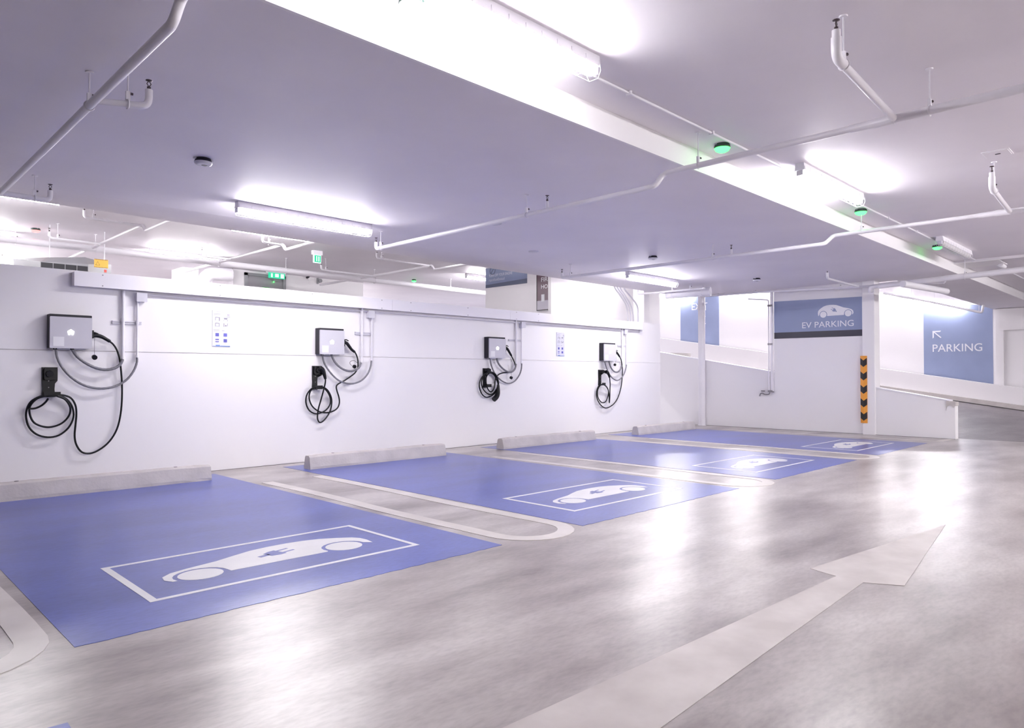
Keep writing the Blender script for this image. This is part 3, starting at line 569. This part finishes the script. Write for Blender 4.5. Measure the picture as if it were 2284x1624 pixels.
# ================================================================ lamps
def lamp(x0, x1, y, z, lab, lit=True, name='fluorescent_lamp', guard=True, lens='lens'):
    t = thing(name, lab, 'lamp', ((x0+x1)/2, y, z), 'white ceiling batten lamps')
    obj('batten', MB().prism([(y-.040, z), (y-.048, z-.068), (y+.048, z-.068), (y+.040, z)], 'x', x0, x1), M['white'], t)
    pr = [(y-.042, z-.069)]+[(y-.042*cos(radians(a)), z-.085-.042*sin(radians(a))) for a in range(0, 181, 20)]+[(y+.042, z-.069)]
    obj('tube_lens', MB().prism(pr, 'x', x0+.05, x1-.05), M[lens] if lit else M['off'], t, 'glowing white tube' if lit else 'unlit tube')
    for a, b in ((x0, x0+.045), (x1-.045, x1)): obj('tube_holder', MB().box(a, b, y-.03, y+.03, z-.115, z-.07), M['plastic'], t)
    if guard:
        mb = MB(); n = 12
        for k in range(n+1):
            x = x0+.01+(x1-x0-.02)*k/n
            mb.tube([(x, y-.046, z-.03), (x, y-.056, z-.10), (x, y-.034, z-.142), (x, y+.034, z-.142), (x, y+.056, z-.10), (x, y+.046, z-.03)], .0022, 4)
        for yy in (-.034, .034): mb.tube([(x0+.01, y+yy, z-.142), (x1-.01, y+yy, z-.142)], .0022, 4)
        obj('wire_guard', mb, M['white'], t)
    return t
lamp(1.86, 3.47, 2.74, ZD, 'lit batten lamp at the top centre of the picture, nearest on the driveway ceiling')
lamp(6.57, 8.17, 2.74, ZD, 'lit batten lamp between two green indicators on the driveway ceiling')
lamp(11.47, 13.2, 2.77, ZD, 'unlit batten lamp beside the farthest green indicator', lit=False)
lamp(3.10, 4.74, 7.18, ZB, 'lit batten lamp on the bay ceiling above the first bays')
lamp(10.05, 11.62, 7.22, ZB, 'lit batten lamp on the bay ceiling near the end wall')
for x, y, s in ((5, -4, 'nearest'), (8.5, -3.6, 'second'), (11.5, -3.3, 'third'), (15, -3.3, 'farthest')): lamp(x, x+1.6, y, ZD, s+' of the added fill lamps across the driveway, outside the picture', guard=False, lens='fill_lens')  # unseen lamps added as fill for the walls and ceiling
# half level behind the wall
lamp(.9, 2.40, 11.15, ZK, 'lit lamp behind the slab edge at the far left', guard=False, lens='blens')
lamp(4.70, 6.3, 11.15, ZK, 'lit lamp behind the slab edge above the second charger', guard=False, lens='blens')
lamp(4.55, 5.95, 14.55, ZK, 'lit lamp along the main pipe left of the exit door', guard=False, lens='blens')
lamp(1.0, 2.40, 14.5, ZK, 'lit lamp along the main pipe at the far left edge', guard=False, lens='blens')
lamp(11.1, 12.6, 12.7, ZK, 'lit lamp seen through the bright opening left of the blue grey sign', guard=False, lens='blens')
lamp(9.5, 11.1, 20, ZK, 'added fill lamp deep in the bright area behind', guard=False, lens='fill_lens')  # this and the lamps below are added to brighten the half level
lamp(1.5, 4.1, 19.5, ZK, 'added fill lamp near the far wall above the grille unit', guard=False, lens='fill_lens')
lamp(11.6, 13.1, 9.35, ZK, 'added dim fill lamp in front of the bright white wall, hidden by the slab', guard=False, lens='dim_fill_lens')  # weak unseen lamp added to lift the white wall
lamp(8.6, 10.1, 10.4, ZK, 'added dim fill lamp facing the blue grey sign, hidden by the slab', guard=False, lens='dim_fill_lens')  # weak unseen lamp added to lift the sign wall
lamp(8.6, 10.1, 17.4, ZK, 'added fill lamp over the bright area right of the grey wall', guard=False, lens='fill_lens')
lamp(1.0, 2.5, 17.6, ZK, 'added fill lamp beyond the main pipe at far left', guard=False, lens='fill_lens')
lamp(13.1, 14.6, 21.5, ZK, 'added fill lamp in the far right corner of the half level', guard=False, lens='fill_lens')
# ramp lamps
def ramp_lamp(y0, y1, z0, z1, lab, x=XF-.02):
    t = thing('fluorescent_lamp', lab, 'lamp', (x, (y0+y1)/2, z0), 'white ramp wall lamps')
    for nm, o0, o1, dx0, dx1, m in (('batten', .02, .09, -.07, 0, 'white'), ('tube_lens', -.05, .02, -.08, -.02, 'blens')):
        vs = []
        for (y, z) in ((y0, z0), (y1, z1)):
            for dx in (dx0, dx1):
                for o in (o0, o1): vs.append((x+dx, y, z+o))
        obj(nm, MB().add(vs, [(0, 1, 3, 2), (4, 6, 7, 5), (0, 4, 5, 1), (2, 3, 7, 6), (0, 2, 6, 4), (1, 5, 7, 3)]), M[m], t)
ramp_lamp(4.96, 6.21, 3.12, 3.37, 'lit lamp on the far wall above the PARKING sign')
ramp_lamp(8.9, 10.4, 3.9, 4.15, 'added fill lamp on the far wall between the two far signs')  # from here on, unseen lamps added to brighten the ramp area
ramp_lamp(11.0, 12.3, 4.1, 4.2, 'added fill lamp on the far wall right of the EXIT sign, hidden by the slab')
ramp_lamp(6.8, 8.2, 3.5, 3.75, 'added fill lamp on the far wall left of the PARKING sign, hidden by the end wall')
lamp(16.5, 18, 7.5, 4.3, 'added fill lamp high over the ramp, hidden by the slab', guard=False, lens='blens')  # unseen overhead pair, also added to brighten the ramp
lamp(16.5, 18, 11.5, 4.3, 'added fill lamp high over the upper ramp, hidden by the slab', guard=False, lens='blens')
ramp_lamp(13.6, 15.0, 4.1, 4.2, 'added fill lamp high above the EXIT sign')

# ================================================================ indicators, detectors and flush fittings
def indicator(x, y, z, lens, lab, r=.058):
    t = thing('bay_indicator', lab, 'indicator light', (x, y, z), 'round bay indicator lights')
    obj('base', MB().lathe((x, y, z-.035), [(r*.96, 0), (r, .01), (r*.9, .035)], 24), M['gbase'], t)
    obj('dome', MB().lathe((x, y, z-.035), [(r*.12, -.036), (r*.5, -.032), (r*.8, -.02), (r*.96, 0)], 24), M[lens], t, 'glowing dome')
    for a in (40, 160, 280): obj('lug', box(x+r*cos(radians(a))-.008, x+r*cos(radians(a))+.008, y+r*sin(radians(a))-.008, y+r*sin(radians(a))+.008, z-.008, z), M['plastic'], t)
indicator(2.23, 2.99, ZD, 'paleg', 'pale white green indicator at the top edge beside the nearest lamp', .07)
indicator(5.56, 2.99, ZD, 'green', 'green indicator above the pipe crossing, left of the middle driveway lamp', .07)
indicator(8.94, 2.99, ZD, 'green', 'green indicator just past the middle driveway lamp', .07)
indicator(12.26, 2.99, ZD, 'green', 'green indicator beside the unlit driveway lamp', .07)
indicator(2.60, 13.9, ZK, 'redl', 'small red indicator on the ceiling behind the wall at far left', .07)
indicator(10.9, 14.5, ZK, 'green', 'small green indicator seen through the bright opening', .06)
def detector(x, y, z, lab):
    t = thing('smoke_detector', lab, 'detector', (x, y, z), 'round dark rimmed detectors')
    obj('base', MB().lathe((x, y, z-.03), [(.072, 0), (.066, .012), (.06, .03)], 24), M['dark'], t)
    obj('cover', MB().lathe((x, y, z-.03), [(.05, -.024), (.066, -.018), (.073, -.004), (.072, 0)], 24), M['plastic'], t)
    for a in (0, 180): obj('lug', box(x+.07*cos(radians(a))-.01, x+.07*cos(radians(a))+.01, y-.012, y+.012, z-.012, z), M['plastic'], t)
    obj('vent_ring', MB().lathe((x+.01, y, z-.056), [(.02, 0), (.026, .002)], 16), M['grey'], t)
detector(2.29, 5.96, ZB, 'round detector with black rim on the bay ceiling at left')
detector(9.04, 6.02, ZB, 'round detector on the bay ceiling above the third bay')
detector(12.5, 6.03, ZB, 'round detector on the bay ceiling near the end wall')
for k, (x, y) in enumerate([(1.9, 17.2), (9.1, 18), (11.8, 19)]): detector(x, y, ZK, ['tiny dark detector at the far left behind the wall', 'tiny dark detector in the bright opening, left one', 'tiny dark detector in the bright opening, right one'][k])
solo('ceiling_speaker', MB().lathe((5.76, 6.06, ZB-.012), [(.055, 0), (.075, .004), (.08, .012)], 24), M['plastic'], 'flat round fitting on the bay ceiling beside the second pipe run', 'ceiling fitting')
solo('blank_plate', MB().lathe((7.46, 7.03, ZB-.01), [(.05, 0), (.075, .003), (.078, .01)], 24), M['plastic'], 'flat round plate on the bay ceiling above the small blue sign', 'ceiling fitting')
t = thing('emergency_light', 'flat rectangular fitting on the ceiling at the right edge', 'emergency light', (7.53, 1.33, ZD))
obj('frame', box(7.42, 7.64, 1.25, 1.46, ZD-.006, ZD), M['white'], t); obj('diffuser', box(7.435, 7.625, 1.262, 1.448, ZD-.01, ZD-.006), M['ceil'], t); obj('led', box(7.52, 7.54, 1.33, 1.37, ZD-.013, ZD-.01), M['dark'], t)

# thin conduits along the driveway ceiling
t = thing('ceiling_conduit', 'thin white conduit along the driveway ceiling beside the lamps', 'conduit', (6, 2.89, ZD-.02))
obj('conduit', MB().tube([(-6, 2.89, ZD-.014), (14.2, 2.89, ZD-.014)], .011, 8), M['pipe'], t)
for x in (4.05, 5.2, 9.6, 10.8): obj('saddle', box(x-.01, x+.01, 2.87, 2.91, ZD-.028, ZD), M['pipe'], t)
solo('ceiling_conduit', MB().tube([(14.4, 2.75, ZD-.014), (22, 2.75, ZD-.014)], .012, 8), M['pipe'], 'thin white conduit on the ceiling beyond the cross beam', 'conduit')
solo('security_camera', MB().tube([(14.75, 2.62, ZD-.06), (14.95, 2.60, ZD-.085)], .035, 12).box(14.85, 14.88, 2.59, 2.62, ZD-.06, ZD), M['pipe'], 'small white camera under the ceiling past the cross beam', 'camera')

# ================================================================ sprinkler pipes
def head(x, y, z, h, parent, r=.012):
    """upright sprinkler: pipe nipple then a dark frame and deflector"""
    o = obj('sprinkler_head', MB().tube([(x, y, z+h), (x, y, z+h+.018)], .011, 8).tube([(x, y, z+h+.018), (x-.012, y, z+h+.035), (x, y, z+h+.055)], .003, 5).tube([(x, y, z+h+.018), (x+.012, y, z+h+.035), (x, y, z+h+.055)], .003, 5), M['brass'], parent)
    obj('deflector', MB().lathe((x, y, z+h+.054), [(.006, -.004), (.019, 0), (.019, .003)], 12), M['brass'], o)
def hanger(x, y, z, zc, parent, rp=.028, along='y'):
    o = obj('hanger_rod', MB().tube([(x, y, z+.07), (x, y, zc)], .0045, 6).lathe((x, y, zc-.008), [(.022, 0), (.024, .008)], 12), M['pipe'], parent)
    mb = MB(); w = .012
    ring = [((x+rp*1.15*cos(2*pi*k/14), y, z+rp*1.15*sin(2*pi*k/14)) if along == 'y' else (x, y+rp*1.15*cos(2*pi*k/14), z+rp*1.15*sin(2*pi*k/14))) for k in range(14)]
    mb.tube(ring, .004, 5, True); mb.box(x-w, x+w, y-.01, y+.01, z+rp, z+.075)
    c = obj('hanger_clamp', mb, M['pipe'], o)
    obj('bolt', MB().tube([(x+w, y-.012, z+.062), (x+w+.012, y-.012, z+.062)], .008, 6), M['brass'], o)
ZP, ZQ = 2.755, 2.875
def run(x, x2, lab, r=.024, yfar=7.52, mid=4.58, hy=(4.86, 7.42), dr=True, sprink=True, end='up', ycut=-7.5):
    t = thing('sprinkler_pipe', lab, 'sprinkler pipe', (x, 5, ZP), 'white sprinkler pipe runs')
    pts = [(x2, ycut, ZQ+.01), (x2, 3.31, ZQ), (x, 3.345, ZP), (x, yfar, ZP)]
    if end == 'up': pts.append((x, yfar, ZP+.085))
    obj('pipe', MB().tube(bend(pts, .045), r, 14), M['pipe'], t)
    obj('main_pipe', MB().tube([(x2, ycut, ZQ+.01), (x2, 1.50, ZQ)], r+.006, 14), M['pipe'], t)
    obj('reducer', MB().tube([(x2, 1.50, ZQ), (x2, 1.62, ZQ), (x2, 1.64, ZQ), (x2, 1.78, ZQ)], [r+.010, r+.010, r+.006, r+.004], 14), M['pipe'], t)
    if end == 'up': head(x, yfar, ZP, .085, t)
    if mid:
        obj('riser', MB().tube([(x, mid, ZP), (x, mid, ZP+.09)], .016, 10), M['pipe'], t); head(x, mid, ZP, .09, t)
    for y in hy: hanger(x, y, ZP, ZB, t, r)
    hanger(x2, 2.98, ZQ, ZD, t, r); hanger(x2, 1.29, ZQ, ZD, t, r+.006)
    if sprink:
        bx = x2-1.22 if x > 3 else x2-.6
        b = obj('branch_pipe', MB().tube(bend([(x2, 1.50, ZQ), (bx, 1.43, ZQ), (bx, 1.43, ZQ+.15)], .07), .023, 12), M['pipe'], t)
        obj('elbow', MB().tube(bend([(bx+.13, 1.435, ZQ), (bx, 1.43, ZQ), (bx, 1.43, ZQ+.11)], .075), .028, 12), M['pipe'], t)
        head(bx, 1.43, ZQ, .15, t); hanger(bx+.12, 1.435, ZQ, ZD, t, .026, 'x')
    return t
t = run(1.145, 1.17, 'white sprinkler pipe crossing the upper left ceiling', yfar=7.56, mid=None, hy=(4.72,), end='flat', sprink=False)
obj('branch_pipe', MB().tube(bend([(1.145, 4.62, ZP), (1.40, 4.48, ZP), (1.40, 4.48, ZP+.10)], .05), .021, 12), M['pipe'], t); head(1.40, 4.48, ZP, .10, t); hanger(1.30, 4.53, ZP, ZB, t, .024, 'x')
obj('branch_pipe', MB().tube(bend([(1.145, 7.54, ZP), (1.52, 7.54, ZP), (1.52, 7.54, ZP+.09)], .05), .022, 12), M['pipe'], t); head(1.52, 7.54, ZP, .09, t); hanger(1.40, 7.54, ZP, ZB, t, .024, 'x')
run(5.055, 5.14, 'white sprinkler pipe from the middle bay lamp to the upper right edge')
run(8.75, 8.93, 'white sprinkler pipe crossing under the second green indicator', yfar=7.6)
# fourth run and the larger main by the end wall
t = thing('sprinkler_pipe', 'thin sprinkler pipe ending above the slim column behind the trunking end', 'sprinkler pipe', (12.25, 8, 2.84), 'white sprinkler pipe runs')
obj('pipe', MB().tube(bend([(12.3, 7.0, 2.84), (12.2, 8.5, 2.84), (12.2, 8.5, 2.92)], .04), .02, 10), M['pipe'], t); hanger(12.25, 7.7, 2.84, ZB, t, .022); hanger(12.27, 7.3, 2.84, ZB, t, .022)
t = thing('sprinkler_pipe', 'sprinkler pipe along the top of the end wall above the blue signs', 'sprinkler pipe', (14.2, 5.5, 2.8), 'white sprinkler pipe runs')
obj('pipe', MB().tube([(14.2, 8.1, 2.925), (14.2, 6.5, 2.90), (14.2, 3.36, 2.79)], .024, 12), M['pipe'], t)
obj('branch_pipe', MB().tube(bend([(14.2, 4.80, 2.845), (12.5, 4.74, 2.83), (12.5, 4.74, 2.93)], .05), .02, 10), M['pipe'], t); head(12.5, 4.74, 2.83, .085, t)
obj('reducer', MB().tube([(14.2, 3.36, 2.79), (14.2, 3.34, 2.86)], .024, 10), M['pipe'], t)
for y in (5.15, 6.9, 7.6, 7.75): hanger(14.2, y, 2.79+(y-3.36)*.0285, ZB, t, .026)
t = thing('sprinkler_main', 'thick white pipe from the column top to the right edge', 'pipe', (14.0, 2, 2.85))
obj('pipe', MB().tube([(14.0, 4.38, 2.80), (14.0, 2.17, 2.874), (14.0, -4, 3.05)], .05, 16), M['pipe'], t)
obj('elbow', MB().tube(bend([(14.0, 4.2, 2.806), (14.0, 4.52, 2.80), (14.05, 4.54, 2.70)], .09), .04, 14), M['pipe'], t); hanger(14.0, 3.0, 2.846, ZD, t, .05)
solo('duct_section', MB().tube([(13.0, 3.69, 2.686), (14.76, 3.456, 2.686)], .056, 18), M['pipe'], 'thick round pipe with a blunt end right of the column top', 'pipe')
t = thing('duct_section', 'thick round white pipe under the slab left of the corner pole', 'pipe', (12.5, 7.5, 2.8))
obj('duct_body', MB().tube([(12.42, 7.95, 2.80), (12.62, 7.05, 2.81)], .088, 20), M['pipe'], t)
for y, x in ((7.8, 12.45), (7.2, 12.59)): obj('strap', MB().tube([(x+.093*cos(2*pi*k/16), y, 2.805+.093*sin(2*pi*k/16)) for k in range(16)], .006, 5, True).tube([(x, y, 2.89), (x, y, ZB)], .006, 6), M['pipe'], t)
t = thing('corner_pole', 'tall white round pole in the corner by the fourth wheel stop', 'pole', (14.30, 8.22, 0))
obj('pole', MB().tube([(14.30, 8.22, 0), (14.30, 8.22, ZB)], .078, 24), M['pipe'], t); obj('collar', MB().tube([(14.30, 8.22, 2.62), (14.30, 8.22, 2.72)], .092, 24), M['pipe'], t); obj('base_ring', MB().tube([(14.30, 8.22, 0), (14.30, 8.22, .015)], .098, 24), M['pipe'], t)
solo('wall_joint', box(XE-.01, XE, 8.098, 8.118, 0, 1.42), M['rubber'], 'dark upright joint beside the corner pole', 'joint') if 0 else None
t = thing('tap_pipe', 'thin white water pipe with a tap beside the blue sign panel', 'tap', (XE-.05, 6.64, .75))
xx = XE-.05
obj('pipe', MB().tube(bend([(14.2, 7.05, 2.78), (xx, 6.67, 2.74), (xx, 6.67, .80)], .04), .014, 10), M['pipe'], t)
obj('pipe', MB().box(xx-.01, XE, 6.585, 6.63, .80, 2.9), M['white'], t, 'white cover strip')
for z in (2.62, 1.80, .80): obj('pipe_clip', box(xx-.022, XE, 6.59, 6.69, z-.02, z+.02), M['steel'], t)
tp = obj('tap', MB().tube(smooth([(xx, 6.66, .80), (xx, 6.67, .74), (xx, 6.76, .73), (xx, 6.82, .755), (xx-.01, 6.86, .74), (xx-.01, 6.875, .69)], 4), .012, 8), M['steel'], t)
obj('tap_handle', box(xx-.02, xx+.02, 6.77, 6.84, .79, .815), M['steel'], tp)
# bent conduits dropping behind the trunking end
for k, (xa, xm, xb) in enumerate([(12.10, 12.50, 12.57), (12.20, 12.59, 12.67), (12.30, 12.68, 12.77), (12.45, 12.92, 12.95)]):
    solo('bent_conduit', MB().tube(smooth([(xa-.03, 9.02, 3.2), (xa, 9.02, 3.02), ((xa+xm)/2, 9.02, 2.86), (xm, 9.02, 2.68), (xb, 9.02, 2.45), (xb+.01, 9.02, 2.1)], 5), .017, 10), M['plastic'],
         ['leftmost', 'second', 'third', 'rightmost, sharply bent'][k]+' of the four bent white conduits above the trunking end', 'conduit', 'bent conduits above the trunking end')
# far ramp pipe
t = thing('sprinkler_pipe', 'sprinkler pipe sloping down with the ramp before the PARKING sign', 'sprinkler pipe', (21, 5, 3), 'white sprinkler pipe runs')
obj('pipe', MB().tube(bend([(21, 6.45, 3.42), (21, 5.2, 3.06), (21, 4.14, 2.73), (21, 4.10, 2.92)], .05), .03, 10), M['pipe'], t)
for y in (5.75, 5.2, 4.75, 4.2): obj('hanger_rod', MB().tube([(21, y, 2.73+(y-4.14)*.30), (21, y, 2.73+(y-4.14)*.30+.35)], .007, 6), M['pipe'], t)

# ================================================================ half level behind the wall
t = thing('main_pipe', 'long thick grey main pipe across the ceiling behind the wall', 'pipe', (5, 13.75, 3.35))
obj('pipe', MB().tube([(-8, 13.75, 3.34), (14.5, 13.75, 3.34)], .058, 14), M['pipe'], t)
for x in (2.3, 3.45, 5.6, 7.0, 9.2, 11.5): hanger(x, 13.75, 3.34, ZK, t, .06, 'x')
rl = ['left', 'middle', 'right']
for k, x in enumerate((3.40, 5.60, 8.80)):
    t = thing('sprinkler_pipe', 'thin sprinkler pipe on the ceiling behind the wall, '+rl[k]+' of three', 'sprinkler pipe', (x, 12, 3.35), 'white sprinkler pipe runs')
    obj('pipe', MB().tube(bend([(x, 15.5, 3.36), (x, 11.1, 3.35), (x+.04, 11.1, 3.27), (x+.04, 9.3, 3.27)], .05), .026, 10), M['pipe'], t)
    L = (.75, .35, 1.3)[k]
    for y in (11.15, 13.2):
        if y > 12 and k == 1: L = .55
        obj('branch_pipe', MB().tube(bend([(x, y, 3.35), (x-L, y-.02, 3.35), (x-L, y-.02, 3.45)], .05), .02, 8), M['pipe'], t)
        head(x-L, y-.02, 3.35, .10, t); hanger(x-L+.12, y, 3.35, ZK, t, .022, 'x')
for k, (x, y, L) in enumerate([(2.15, 16.0, .6), (1.3, 18.3, .8)]):
    t = thing('sprinkler_pipe', ['short sprinkler branch above the grille unit', 'short sprinkler branch at the far left near the far wall'][k], 'sprinkler pipe', (x, y, 3.3), 'white sprinkler pipe runs')
    obj('pipe', MB().tube(bend([(x+1.4, y, 3.33), (x, y, 3.33), (x, y, 3.43)], .05), .024, 8), M['pipe'], t); head(x, y, 3.33, .1, t); hanger(x+.3, y, 3.33, ZK, t, .024, 'x')
# ventilation unit
t = thing('ventilation_unit', 'grey ceiling unit with black grille and yellow warning sticker above the first charger', 'ventilation unit', (2.8, 13, 2.8))
A, B, Cc = (2.50, 13.0), (3.16, 13.0), (3.66, 13.6)
v = [(A[0], A[1], 2.72), (B[0], B[1], 2.72), (Cc[0], Cc[1], 2.72), (2.3, 13.9, 2.72), (A[0], A[1], 2.93), (B[0], B[1], 2.96), (Cc[0], Cc[1], 3.08), (2.3, 13.9, 3.06), (2.64, 13.25, 3.04), (3.16, 13.2, 3.10)]
obj('casing', MB().add(v, [(3, 2, 1, 0), (0, 1, 5, 4), (1, 2, 6, 5), (2, 3, 7, 6), (3, 0, 4, 7), (4, 5, 9, 8), (5, 6, 9), (4, 8, 7), (8, 9, 6, 7)]), M['unit'], t)
obj('grille', box(A[0]+.005, B[0]-.01, 12.985, 13.0, 2.835, 2.92), M['grille'], t)
for k in range(1, 4): obj('grille_bar', box(A[0]+.165*k-.004, A[0]+.165*k+.004, 12.975, 12.986, 2.835, 2.92), M['unit'], t)
s_ = obj('warning_sticker', box(3.235, 3.44, 12.95, 12.96, 2.915, 3.055), M['yellow'], t)
mb = MB()
for k in range(9): mb.box(3.24+k*.022, 3.25+k*.022, 12.947, 12.951, 3.043, 3.054).box(3.24+k*.022, 3.25+k*.022, 12.947, 12.951, 2.916, 2.927)
obj('sticker_stripes', mb, M['gblack'], s_)
obj('warning_triangle', MB().tube([(3.255, 12.948, 2.955), (3.285, 12.948, 3.015), (3.315, 12.948, 2.955)], .004, 4, True), M['gblack'], s_)
obj('red_sticker', box(3.39, 3.425, 12.98, 12.99, 2.85, 2.895), M['red'], t)
for x in (2.7, 3.5): obj('drop_rod', MB().tube([(x, 13.4, 3.05), (x, 13.4, ZK)], .008, 6), M['pipe'], t)
# exit door, lit exit signs, closer
d_ = struct('door_1', box(7.17, 8.05, 15.97, 16.0, 1.35, 3.48), M['door'], 'grey steel exit door behind the wall')
struct('door_frame', MB().box(7.10, 7.17, 15.94, 16.0, 1.35, 3.545).box(8.05, 8.12, 15.94, 16.0, 1.35, 3.545).box(7.10, 8.12, 15.94, 16.0, 3.48, 3.545), M['unit'], None, d_)
struct('door_closer', MB().box(7.78, 7.98, 15.90, 15.97, 3.40, 3.44), M['unit'], None, d_)
struct('door_plate', box(7.53, 7.70, 15.955, 15.97, 3.17, 3.24), M['gplate'], None, d_)
struct('door_light', MB().lathe((7.80, 15.93, 3.37), [(.01, 0), (.016, .01), (.01, .02)], 8), M['green'], None, d_)
t = thing('exit_sign', 'lit green exit sign above the grey door', 'exit sign', (7.7, 15.7, 3.55))
obj('box', box(7.48, 7.93, 15.6, 15.68, 3.53, 3.6), M['white'], t); obj('lit_face', box(7.50, 7.91, 15.58, 15.60, 3.42, 3.55), M['exitg'], t)
obj('running_figure', MB().box(7.56, 7.60, 15.575, 15.581, 3.44, 3.53).box(7.66, 7.75, 15.575, 15.581, 3.45, 3.53), M['exitw'], t); obj('white_field', box(7.80, 7.88, 15.575, 15.581, 3.435, 3.535), M['exitw'], t)
t = thing('exit_sign', 'small hanging green exit sign on the ceiling right of the door', 'exit sign', (7.0, 12.5, 3.4))
obj('frame', MB().box(6.94, 7.10, 12.48, 12.52, 3.36, 3.52), M['exitw'], t); obj('lit_face', box(6.955, 7.085, 12.47, 12.48, 3.375, 3.505), M['exitg'], t)
obj('running_figure', MB().box(6.985, 7.005, 12.466, 12.471, 3.39, 3.49).box(7.03, 7.055, 12.466, 12.471, 3.39, 3.49), M['exitw'], t); obj('mount', box(6.92, 7.12, 12.46, 12.54, 3.52, ZK), M['white'], t)
# small devices on the grey wall
solo('wall_camera', MB().tube([(8.70, 15.9, 3.60), (8.70, 15.98, 3.58)], .03, 10), M['dark'], 'small dark camera on the grey wall right of the exit door', 'camera')
solo('wall_bell', MB().tube([(9.05, 15.93, 3.53), (9.05, 16.0, 3.53)], .05, 12).box(8.98, 9.02, 15.96, 16, 3.45, 3.6), M['unit'], 'small pale alarm device on the grey wall', 'alarm')
# bulky white duct left of the door
solo('air_duct', MB().tube(bend([(6.75, 15.9, 3.44), (6.15, 15.9, 3.42), (6.15, 15.9, 1.35)], .25), .15, 18), M['pipe'], 'fat white bent duct left of the exit door', 'duct')
